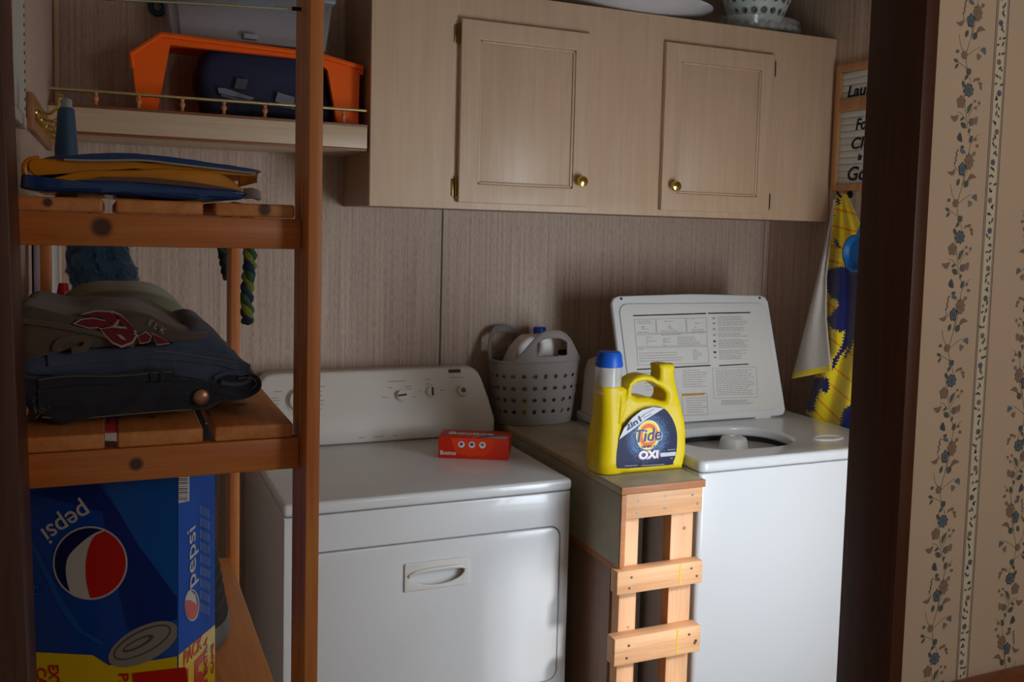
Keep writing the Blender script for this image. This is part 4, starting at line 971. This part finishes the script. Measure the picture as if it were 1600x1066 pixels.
ob = OL([(46, 284), (40, 272), (39, 260), (46, 250), (70, 248), (120, 252), (180, 251), (225, 252), (235, 262), (180, 268), (110, 270), (60, 276)], yb)
b = NB(); tube(b, spline([aty(u, v, yb+.004) for u, v in ((50, 286), (41, 274), (39, 261), (46, 251), (62, 248))], 5, False), .0035, 8); make('mouth_fold', b, BY, t)
ob = OL([(48, 250), (75, 247), (130, 251), (200, 249), (235, 254), (300, 258), (360, 264), (400, 270), (398, 276), (360, 273), (300, 268), (240, 266), (190, 263), (130, 268), (70, 272), (52, 274), (44, 262)], yb)
loft('yellow_upper_lining', ob, yb-.002, -1.36, BY, t, .004, .0010, 25, 60)
ob = OL([(70, 247), (100, 243), (150, 240), (210, 240), (270, 246), (340, 256), (402, 266), (400, 271), (350, 264), (280, 256), (220, 250), (150, 251), (100, 249)], yb)
loft('upper_layer', ob, yb-.008, -1.34, BB, t, .003, .0008, 27, 60)
b = NB(); tube(b, spline([aty(u, v, yb-.0085) for u, v in ((100, 249.5), (150, 251), (220, 250.5), (280, 257), (340, 264), (400, 271))], 5, False), .0012, 6); make('torn_edge', b, BW, t)
b = NB(); grid_surf(b, lambda u, v: aty(372+30*u, 270+6*u+22*v*(1-.6*u), yb+.002+.02*v), 6, 4); solid(make('torn_corner', b, BY, t), .001)
for i, (u, v) in enumerate(((388, 300), (388, 308))):
    t = thing('white_strap', ('white rolled strap end beside the bag, upper of the two', 'white rolled strap end beside the bag, resting on the boards')[i], 'strap', (.48, -1.66, 1.57))
    b = NB(); q = aty(u-8, v-1, -1.68); q.z = max(q.z, 1.5665+.0035+.0075*(1-i)); tube(b, spline([q, q+Vector((.010, 0, .001)), q+Vector((.0165, .004, -.0005)), q+Vector((.019, .010, -.0010))], 4, False), .0034, 10)
    make('strap_body', b, mat('white_cotton', (214, 206, 200), .8), t)
t = thing('spray_tube', 'dark blue bottle with pale cap standing behind the bag on the top shelf', 'bottle', (.29, -1.25, 1.566))
b = NB(); c = aty(104, 240, -1.25); lathe(b, (c.x, -1.25, 1.5665), [(.014, 0), (.0155, .004), (.0155, .08), (.0115, .135), (.009, .138), (0, .138)], 24); make('bottle_body', b, mat('slate_blue', (54, 84, 116), .4), t)
b = NB(); lathe(b, (c.x, -1.25, 1.7048), [(.0085, 0), (.008, .010), (.006, .013), (0, .013)], 20); make('bottle_cap', b, mat('grey_cap', (160, 160, 158), .5), t)
t = thing('white_tube', 'small white tube leaning behind the dark blue bottle on the top shelf', 'tube', (.31, -1.18, 1.566))
b = NB(); c = aty(128, 245, -1.18); tube(b, [(c.x+.004, -1.18, 1.5672), (c.x-.003, -1.18, 1.640)], [.008, .005], 16); make('tube_body', b, mat('tube_white', (196, 190, 182), .5), t)

# ------------------------------------------------------------------ things on the bottom pine shelf
t = thing('ribbed_boot', 'dark ribbed shoe with grey sole behind the soda carton on the bottom shelf', 'shoe', (.47, -1.35, .93))
SB = mat('dark_shoe_fabric', (40, 36, 36), .85, n_scale=40, bump=.4); SG = mat('grey_rubber_sole', (104, 98, 94), .7, n_scale=60, n_amt=.35)
b = NB()
cen = Vector((.452, -1.335, .931))
def sole(u, v):
    a = 2*PI*u; k = (1, 1.04, 1.03, .97)[min(3, int(v*3.99))]
    y = math.sin(a)*.125; wx = .042*(1-.18*math.sin(a)); return cen+Vector((math.cos(a)*wx*k, y*k, .0005+v*.030))
grid_surf(b, sole, 40, 3, True); b.faces.new([v for v in b.verts][:40][::-1]); b.faces.new([v for v in b.verts][-40:])
make('sole', b, SG, t)
b = NB(); P = []
def upper(u, v):
    a = 2*PI*u; rib = .0022*math.sin(v*PI*14)
    k = (1-v*.30)+rib/.04
    return cen+Vector((math.cos(a)*.040*k-.006*v, math.sin(a)*(.118*(1-.55*v))*1+.02*v, .031+v*.115))
grid_surf(b, upper, 40, 56, True); b.faces.new([v for v in b.verts][-40:]); make('ribbed_upper', b, SB, t)
t = thing('dotted_pouch', 'black cloth with small coloured dots hanging above the ribbed shoe', 'cloth', (.47, -1.25, 1.10))
b = NB()
def pouch(u, v):
    a = 2*PI*u; r = .034*(1-.25*v)*(1+.08*math.sin(3*a+v*5)); return Vector((.468+math.cos(a)*r-.012*(1-v), -1.205+math.sin(a)*r*1.2, 1.078+v*.182))
grid_surf(b, pouch, 32, 14, True); b.faces.new([v for v in b.verts][-32:]); b.faces.new([v for v in b.verts][:32][::-1]); pc = make('cloth_body', b, mat('black_cloth', (26, 26, 28), .9), t)
b = NB(); rs = random.Random(4); DC = [mat('dot_yellow', (200, 180, 80), .8), mat('dot_blue', (80, 130, 160), .8), mat('dot_cream', (200, 190, 160), .8)]
for k in range(70):
    u, v = rs.random(), rs.random(); p = pouch(u, v); n_ = Vector((p.x-.468, p.y+1.205, 0)).normalized(); s = .0012+rs.random()*.0008
    uu, vv = frame_of(n_); mi = rs.randrange(3); poly(b, [p+n_*.0008+(uu*math.cos(2*PI*j/8)+vv*math.sin(2*PI*j/8))*s for j in range(8)], mi)
make('dots', b, DC, pc, False)

# ------------------------------------------------------------------ seen between the shelves, on the left and back walls
def rope(name, pts, r, m1, m2, m3, par):
    P = spline(pts, 10, False); n = len(P)
    for k, mm in enumerate((m1, m2, m3)):
        b = NB(); Q = []
        for i, p in enumerate(P):
            a = i*.55+2*PI*k/3; Q.append(p+Vector((math.cos(a)*r*.55, math.sin(a)*r*.55, 0)))
        tube(b, Q, [r*.62*(1+.28*math.sin(i*1.3)) for i in range(n)], 8); make('rope_strand', b, mm, par)
t = thing('braided_rope', 'braided green and blue rope loop hanging behind the right rear pine upright', 'rope', (.56, -.955, 1.36))
RG = mat('rope_green', (48, 84, 46), .9, n_scale=200, n_amt=.5); RB = mat('rope_blue', (24, 44, 80), .9, n_scale=200, n_amt=.5); RY = mat('rope_lime', (112, 122, 36), .9, n_scale=200, n_amt=.4)
yr = -.955
rope('a', [aty(386, 345, yr)+Vector((0, 0, .01)), aty(390, 395, yr), aty(389, 430, yr), aty(385, 465, yr), aty(388, 503, yr)], .0108, RG, RB, RY, t)
rope('a', [aty(356, 345, yr+.01)+Vector((0, 0, .01)), aty(348, 385, yr+.02), aty(352, 410, yr+.02), aty(356, 434, yr+.02)], .009, RG, RB, RG, t)
hk = NB(); tube(hk, spline([aty(386, 345, yr)+Vector((0, 0, .005)), aty(380, 325, yr), (.545, -.966, 1.572), aty(362, 325, yr+.01), aty(356, 345, yr+.01)+Vector((0, 0, .005))], 6, False), .007, 8); make('rope_top', hk, RG, t)
t = thing('feather_duster', 'fluffy teal blue duster head hanging on the left wall', 'duster', (.30, -.45, 1.38))
b = NB(); FZ = mat('teal_fluff', (20, 56, 78), .95, sheen=.4, n_scale=60, n_amt=.5)
def dust(u, v):
    a = 2*PI*u; r = (.050+.038*v)*math.sin(PI*(.16+.72*v))**.5
    p = Vector((.296+.040*v+math.cos(a)*r, -.45+math.sin(a)*r*.8, 1.535-.185*v))
    return p+noise.noise_vector(p*90)*.006+noise.noise_vector(p*35)*.008
grid_surf(b, dust, 60, 34, True); b.faces.new([v for v in b.verts][:60][::-1]); b.faces.new([v for v in b.verts][-60:])
hd = make('duster_head', b, FZ, t)
b = NB(); rs = random.Random(6)
for k in range(1500):
    u, v = rs.random(), rs.random(); p = dust(u, v); n_ = (p-Vector((.315, -.45, 1.44))).normalized(); n_ = (n_+noise.noise_vector(p*50)*.8+Vector((0, 0, -.3))).normalized(); s_ = frame_of(n_)[0]*.0012
    poly(b, [p-s_, p+s_, p+n_*(.008+rs.random()*.008)])
make('fluff_fibres', b, FZ, hd, False)
b = NB(); tube(b, [(.30, -.45, 1.53), (.255, -.46, 1.70)], .006, 10); make('duster_handle', b, BLACK, t)
t = thing('red_bottle', 'red bottle edge beside the left rear pine upright', 'bottle', (.27, -.80, 1.316))
b = NB(); c = aty(98, 455, -.84); lathe(b, (c.x+.001, -.84, 1.3168+.001), [(.016, -.30), (.018, -.296), (.018, .04), (.010, .088), (.008, .10), (0, .10)], 24)
bmesh.ops.translate(b, verts=b.verts, vec=(0, 0, 0)); make('bottle_body', b, mat('red_plastic', (190, 26, 20), .4), t)
c2 = aty(104, 463, -.8585); text('lettering', 'o', .02, c2-Vector((.004, 0, .0)), (1, 0, 0), (0, 0, 1), WH, t)
t = thing('ironing_board', 'lilac edged folded ironing board leaning on the left wall behind the uprights', 'ironing board', (.225, -.65, 0))
bx('board_cover', (.2095, .2260, -.90, -.45, .25, 1.50), mat('lilac_cover', (176, 158, 168), .7, n_scale=20, n_amt=.2), t, .006)
bx('board_edge', (.2265, .2325, -.70, -.45, .25, 1.50), mat('white_metal', (206, 202, 198), .4), t, .003)
# brass hook rack
t = thing('hook_rack', 'wooden rack with brass double hooks on the left wall', 'hook rack', (.215, -.65, 1.69))
bx('rack_board', (XL+.0005, XL+.011, -.985, -.33, 1.690, 1.752), wood('rack_wood', (150, 96, 60), (176, 120, 80), 'y', 1, .5), t, .002)
for y in (-.93, -.78, -.62, -.46):
    b = NB(); x = XL+.0115
    lathe(b, (x, y, 1.722), [(.014, 0), (.013, .003), (.006, .005), (0, .005)], 16, 'x')
    tube(b, spline([(x+.002, y, 1.728), (x+.018, y, 1.722), (x+.034, y, 1.734), (x+.038, y, 1.752)], 6, False), .0032, 8)
    lathe(b, (x+.038, y, 1.755), [(0, -.006), (.006, 0), (0, .006)], 12)
    tube(b, spline([(x+.002, y, 1.712), (x+.014, y, 1.695), (x+.028, y, 1.692), (x+.032, y, 1.706)], 6, False), .0032, 8)
    lathe(b, (x+.032, y, 1.709), [(0, -.006), (.006, 0), (0, .006)], 12)
    make('brass_hook', b, BRASS, t)
t = thing('wire_bound_calendar', 'white wire bound board with punched edge hanging on the left wall', 'calendar', (.212, -1.4, 1.70))
bx('board', (XL+.0005, XL+.006, -1.72, -1.092, 1.702, 2.15), mat('board_white', (196, 194, 188), .6), t, .001)
b = NB()
for k in range(30): lathe(b, (XL+.006, -1.106, 1.712+k*.0145), [(.0028, 0), (.0028, .001), (0, .001)], 8, 'x')
make('punched_holes', b, BLACK, t)
bx('bottom_strip', (XL+.0005, XL+.012, -1.72, -1.152, 1.676, 1.694), mat('strip_white', (206, 200, 190), .5), t, .002)

# ------------------------------------------------------------------ things on the open wall shelf
zs = 1.8005
t = thing('orange_stand', 'orange plastic tub stand with flared legs on the wall shelf', 'stand', (.67, -.17, zs))
yo = -.26
ow = xz([(213, 178), (208, 110), (205, 84), (252, 54), (500, 86), (566, 106), (562, 116), (560, 182)], yo)
ow = [(ow[0][0]+.004, zs)]+ow[1:-1]+[(ow[-1][0], zs)]
inn = xz([(525, 185), (512, 110), (495, 94), (266, 70), (246, 172)], yo); inn = [(inn[0][0]+.004, zs)]+inn[1:-1]+[(inn[-1][0], zs)]
b = NB()
fr = ow+inn
def ext(bm, loop, y0, y1):
    A = [bm.verts.new((x, y0, z)) for x, z in loop]; B_ = [bm.verts.new((x, y1, z)) for x, z in loop]; n = len(loop)
    f1 = bm.faces.new(A); f2 = bm.faces.new(B_[::-1])
    for i in range(n): bm.faces.new((A[i], B_[i], B_[(i+1) % n], A[(i+1) % n]))
# shell: front frame band, deeper walls behind
ext(b, fr, yo, yo+.022)
make('front_band', b, ORANGE, t, True, 30)
b = NB()
op = ow; 
for i in range(len(op)-1):
    (xa, za), (xb, zb_) = op[i], op[i+1]
    cxm = .66; cz_ = 1.9
    def ins(x, z, k=.012): d = Vector((cxm-x, 0 if z < 1.9 else (1.87-z)*1.5)); d = d.normalized() if d.length else d; return (x+d.x*k, max(zs, z+d.y*k))
    (xc, zc), (xd_, zd_) = ins(xb, zb_), ins(xa, za)
    pts = [(xa, za), (xb, zb_), (xc, zc), (xd_, zd_)]
    A = [b.verts.new((x, yo+.023, z)) for x, z in pts]; B_ = [b.verts.new((x*.97+.66*.03, -.03, z)) for x, z in pts]
    b.faces.new(A); b.faces.new(B_[::-1])
    for j in range(4): b.faces.new((A[j], B_[j], B_[(j+1) % 4], A[(j+1) % 4]))
make('tub_walls', b, ORANGE, t, True, 30)
lip = NB(); L_ = [Vector((x, yo-.004, z+.002)) for x, z in xz([(208, 108), (205, 86), (252, 56), (500, 88), (566, 108), (563, 118)], yo)]
tube(lip, L_, .007, 8); make('rolled_lip', lip, ORANGE, t)
t = thing('navy_bag', 'navy padded bag with buckle strap lying under the orange stand', 'bag', (.66, -.15, zs))
NV_ = mat('navy_nylon', (30, 34, 66), .7, n_scale=30, bump=.4)
yn = -.225
ob = OL([(330, 182), (316, 160), (308, 125), (312, 92), (330, 74), (390, 72), (450, 80), (490, 92), (512, 110), (520, 150), (520, 190), (420, 186)], yn); ob = fl_(ob, zs+.0004)
loft('bag_body', ob, yn, -.06, NV_, t, .035, .004, 31, 16, zfloor=zs+.0004)
b = NB(); q = lambda u, v, d=.012: aty(u, v, yn-d)
sp = NB(); tube(sp, spline([q(345, 148), q(370, 155), q(400, 160), q(455, 168)], 5, False), .004, 8); make('strap', sp, mat('grey_strap', (90, 92, 108), .7), t)
for nm, pts, mt in (('buckle', ((370, 122), (388, 124), (384, 140), (366, 138)), mat('buckle_plastic', (60, 60, 70), .4)), ('grey_tag', ((340, 137), (352, 138), (398, 153), (392, 156), (342, 146)), mat('tag_grey', (116, 120, 136), .6)), ('grey_tag', ((434, 144), (460, 152), (460, 172), (430, 158)), mat('tag_grey', (116, 120, 136), .6))):
    P = [q(u, v) for u, v in pts]; b = NB(); A = [b.verts.new(p) for p in P]; B_ = [b.verts.new(p+Vector((0, .008, 0))) for p in P]; n = len(P)
    b.faces.new(A); b.faces.new(B_[::-1])
    for i in range(n): b.faces.new((A[i], B_[i], B_[(i+1) % n], A[(i+1) % n]))
    make(nm, b, mt, t, False)
CLR = mat('clear_tub_plastic', (196, 190, 196), .25, alpha=.33)
yc = -.215; zc = 2.001
t = thing('clear_storage_box', 'clear plastic storage box on top of the orange stand', 'storage box', (.67, -.13, zc))
l0 = .482; r0 = .865
b = NB()
def wallq(p):
    A = [b.verts.new(v) for v in p]; b.faces.new(A)
x0b, x1b, y0b, y1b = l0, r0, yc, -.04; e = .014; zt_ = zc+.118
bot = [(x0b, y0b, zc), (x1b, y0b, zc), (x1b, y1b, zc), (x0b, y1b, zc)]; top = [(x0b-e, y0b-e, zt_), (x1b+e, y0b-e, zt_), (x1b+e, y1b+e*.5, zt_), (x0b-e, y1b+e*.5, zt_)]
A = [b.verts.new(v) for v in bot]; B_ = [b.verts.new(v) for v in top]; b.faces.new(A[::-1])
for i in range(4): b.faces.new((A[i], A[(i+1) % 4], B_[(i+1) % 4], B_[i]))
ee = list(b.edges); bmesh.ops.bevel(b, geom=[e_ for e_ in ee if abs(e_.verts[0].co.z-e_.verts[1].co.z) > .05], offset=.02, segments=4, affect='EDGES')
o = make('tub', b, CLR, t, True, 50); solid(o, .002)
bx('lid', (x0b-e-.006, x1b+e+.006, y0b-e-.006, y1b+e*.5, zt_+.0005, zt_+.014), mat('lid_grey', (150, 156, 160), .4), t, .005, 3)
bx('latch', (.650, .685, yc-.020, yc-.0015, zc+.006, zc+.020), mat('latch_grey', (150, 146, 150), .4), t, .002)
t = thing('teal_item', 'teal folder lying inside the clear storage box', 'folder', (.66, -.15, 2.05))
c = aty(398, 5, -.19); bx('folder', (c.x-.045, c.x+.050, -.198, -.178, c.z-.012, c.z+.035), mat('teal_plastic', (20, 130, 156), .5), t, .002)
t = thing('teal_hook', 'small teal loop hanging on the back wall left of the clear box', 'hook', (.45, -.01, 2.10))
c = aty(246, 10, -.012); b = NB(); tube(b, [(c.x+.017*math.cos(a), -.012, c.z+.019*math.sin(a)) for a in [2*PI*k/20 for k in range(20)]], .008, 10, True); make('loop', b, mat('dark_teal', (20, 70, 90), .5), t)

# ------------------------------------------------------------------ on top of the wall cabinet
t = thing('white_dish', 'large white oval dish overhanging the top front edge of the wall cabinet', 'dish', (1.77, -.2, 2.186))
b = NB(); lathe(b, (1.775, -.195, 2.1856), [(.16, 0), (.20, .004), (.26, .030), (.298, .052), (.300, .057), (.292, .056), (.24, .032), (.18, .010), (0, .008)], 64, 'z', 1, .58); make('dish_body', b, mat('white_ceramic', (214, 212, 212), .3), t)
t = thing('glass_dish', 'clear round dish with beaded rim on top of the wall cabinet', 'dish', (2.26, -.2, 2.186))
b = NB(); GLS = mat('clear_glass', (215, 218, 218), .05, alpha=.2, spec=.8)
lathe(b, (2.262, -.185, 2.1856), [(.10, 0), (.135, .004), (.150, .030), (.158, .048), (.154, .048), (.146, .030), (.130, .008), (0, .006)], 48, 'z', 1, .82); gd = make('dish_body', b, GLS, t)
b = NB()
for k in range(26):
    a = 2*PI*k/26; bmesh.ops.create_icosphere(b, subdivisions=2, radius=.013, matrix=Matrix.Translation((2.262+.150*math.cos(a), -.185+.123*math.sin(a), 2.2075)))
make('beading', b, GLS, gd)
t = thing('mint_colander', 'pale mint colander with round holes standing in the glass dish', 'colander', (2.27, -.18, 2.195))
CC = Vector((2.268, -.185, 2.1925))
def col(u, v):
    a = 2*PI*u; r = .060+.050*v**.7+.02*v; return CC+Vector((math.cos(a)*r, math.sin(a)*r, .012+v*.16))
def ck(u, v):
    ci_, ro = u*18, v*4.4
    dx = (ci_-math.floor(ci_)-.5)*.030; dz = (ro-math.floor(ro)-.5)*.036
    return not (dx*dx+dz*dz < .0098**2)
b = NB(); grid_surf(b, col, 216, 54, True, None, ck); o = make('colander_body', b, mat('mint_plastic', (206, 220, 214), .45), t, True, 60); solid(o, .003)
b = NB(); lathe(b, CC, [(.045, 0), (.050, .012), (.060, .013), (0, .014)], 36); make('colander_foot', b, MATS['mint_plastic'], t)

# ------------------------------------------------------------------ framed sign, towels and the blue strainer on the right wall
xs_ = XR-.001
t = thing('framed_sign', 'wood framed sign with black script on white boards on the right wall', 'sign', (XR, -.5, 1.9))
FW = wood('sign_frame_oak', (176, 122, 74), (198, 146, 96), 'z', 1, .5)
ya, yb_ = -.345, -.70; z0, z1 = 1.690, 2.094
fr = NB()
for d in ((ya-.022, ya, z0, z1), (yb_, yb_+.022, z0, z1)): box(fr, XR-.020, XR-.001, d[0], d[1], d[2], d[3], bev=.002)
for d in ((z0, z0+.022), (z1-.025, z1), (1.944, 1.984)): box(fr, XR-.0195, XR-.001, yb_+.022, ya-.022, d[0], d[1], bev=.002)
make('sign_frame', fr, FW, t)
SBM = mat('white_shiplap', (206, 206, 202), .6)
for (za, zb2, n) in ((1.984, 2.069, 4), (1.712, 1.944, 11)):
    b = NB(); h = (zb2-za)/n
    for k in range(n): box(b, XR-.010, XR-.001, yb_+.022, ya-.022, za+k*h+.0004, za+(k+1)*h-.0008, bev=.001)
    make('shiplap_board', b, SBM, t)
for s, px, py, size, wd in (('Laundry', 1324, 152, .05, .20), ('For', 1337, 203, .05, .07), ('Clean', 1330, 233, .05, .14), ('is', 1340, 250, .03, .018), ('Good', 1324, 282, .062, .17)):
    p = atx(px, py, XR-.0108); text('lettering', s, size, p, (0, -1, 0), (0, 0, 1), BLACK, t, width=wd, shear=.2, bold=.0012)
# towels
TYE = mat('towel_yellow', (238, 208, 16), .9, sheen=.3, n_scale=200, bump=.3); TNV = mat('towel_navy', (14, 22, 92), .9, sheen=.3); TOR = mat('towel_orange_line', (238, 140, 20), .9); TWH = mat('towel_back', (196, 186, 176), .95, n_scale=200, bump=.3, sheen=.2); TTE = mat('towel_teal', (24, 140, 160), .9, sheen=.3)
def tline(x, y):
    for (x0, y0, sl) in ((1290, 322, .28), (1290, 350, .25), (1290, 382, .22), (1290, 405, .3), (1285, 520, .75), (1285, 560, .8), (1285, 590, .85), (1285, 630, 1.0), (1290, 660, 1.1), (1285, 470, .6)):
        if abs(y-(y0+(x-x0)*sl)) < 1.5: return True
    return False
NVY = [[(1306, 308), (1312, 310), (1313, 318), (1308, 322)], [(1300, 328), (1304, 334), (1300, 340)], [(1303, 371), (1308, 376), (1313, 386), (1309, 388), (1304, 380)], [(1293, 374), (1297, 374), (1297, 385), (1293, 385)],
       [(1290, 422), (1304, 418), (1318, 416), (1340, 424), (1352, 424), (1352, 500), (1338, 520), (1330, 545), (1322, 560), (1318, 560), (1326, 540), (1314, 555), (1302, 578), (1297, 580), (1302, 562), (1316, 540), (1320, 516), (1314, 520), (1304, 515), (1298, 512), (1293, 498), (1303, 485), (1310, 478), (1308, 468), (1298, 466), (1292, 450)],
       [(1262, 590), (1294, 590), (1296, 606), (1290, 616), (1282, 608), (1276, 622), (1272, 634), (1274, 642), (1266, 644), (1256, 640), (1258, 620)],
       [(1318, 640), (1326, 634), (1345, 632), (1345, 690), (1314, 690), (1312, 660)]]
def towel_mat(x, y):
    for P in NVY:
        if inpoly(x+1.6*math.sin(y*1.3), y+1.5*math.sin(x*1.7), P): return 1
    if inpoly(x, y, [(1232, 598), (1262, 592), (1264, 620), (1256, 642), (1268, 652), (1268, 680), (1230, 680)]): return 3
    return 2 if tline(x, y) else 0
t = thing('beach_towel', 'yellow and navy palm patterned towel hanging on the right wall', 'towel', (2.45, -.5, .95))
def tw(u, v):
    py = 303+v*400; l = 1308-18*min(1, v*3.5)-(44*max(0, (v-.62)/.38)**.7 if v > .62 else 0); r = 1322+min(1, v*3)*60
    px = l+(r-l)*u; fold = .012*math.sin(u*17+v*3)*min(1, v*4)
    X = 2.470-.085*min(1, v*2.4)-.012*math.sin(PI*min(1, v))+fold
    if v > .86: X = max(X, 2.362)
    return px, py, max(X, 2.352)
b = NB(); grid_surf(b, lambda u, v: atx(*tw(u, v)), 110, 260, False, lambda u, v: towel_mat(*tw(u, v)[:2])); solid(make('towel_front', b, [TYE, TNV, TOR, TTE], t, True, 80), .004, 1)
# the near corner folded over, showing the pale back
def fl3(u, v):
    py = 312+v*280-(v*12*u); l = 1303-12*v*2.0-(48*v**1.3); l = 1303-66*v**1.15; r = 1304-13*min(1, v*2.2)+8*max(0, v-.7)/.3
    px = l+(r-l)*u; return px, py, 2.372-.006*math.sin(u*6)-.012*v+.06*(1-min(1, v*2))
b = NB(); grid_surf(b, lambda u, v: atx(*fl3(u, v)), 24, 60, False, lambda u, v: 1 if v > .965 else 0); solid(make('towel_back_fold', b, [TWH, TYE], t, True, 80), .004)
t = thing('blue_strainer', 'blue round silicone strainer hanging in front of the patterned towel', 'strainer', (2.35, -.6, 1.45))
c = atx(1339, 396, 2.345); BLU = mat('blue_silicone', (20, 96, 160), .45)
b = NB(); lathe(b, c, [(.050, .006), (.056, 0), (.056, -.008), (.050, -.010), (.044, -.004), (.040, .006), (.032, .008), (0, .008)], 48, 'x'); make('strainer_bowl', b, BLU, t)
b = NB(); tube(b, spline([c+Vector((0, -.008, .050)), c+Vector((.004, -.022, .085)), c+Vector((.02, -.035, .13)), c+Vector((.06, -.035, .17))], 6, False), [.012]*8+[.008]*11, 10); make('strainer_handle', b, BLU, t)
t = thing('wall_hook', 'small dark hook on the right wall above the patterned towel', 'hook', (2.49, -.45, 1.68))
p = atx(1328, 302, XR-.003); b = NB(); lathe(b, (XR-.0005, p.y, p.z-.004), [(.012, 0), (.012, -.004), (0, -.005)], 16, 'x'); tube(b, spline([(XR-.004, p.y, p.z-.004), (XR-.03, p.y+.01, p.z-.012), (XR-.04, p.y+.02, p.z+.004)], 5, False), .004, 8); make('hook_body', b, BLACK, t)
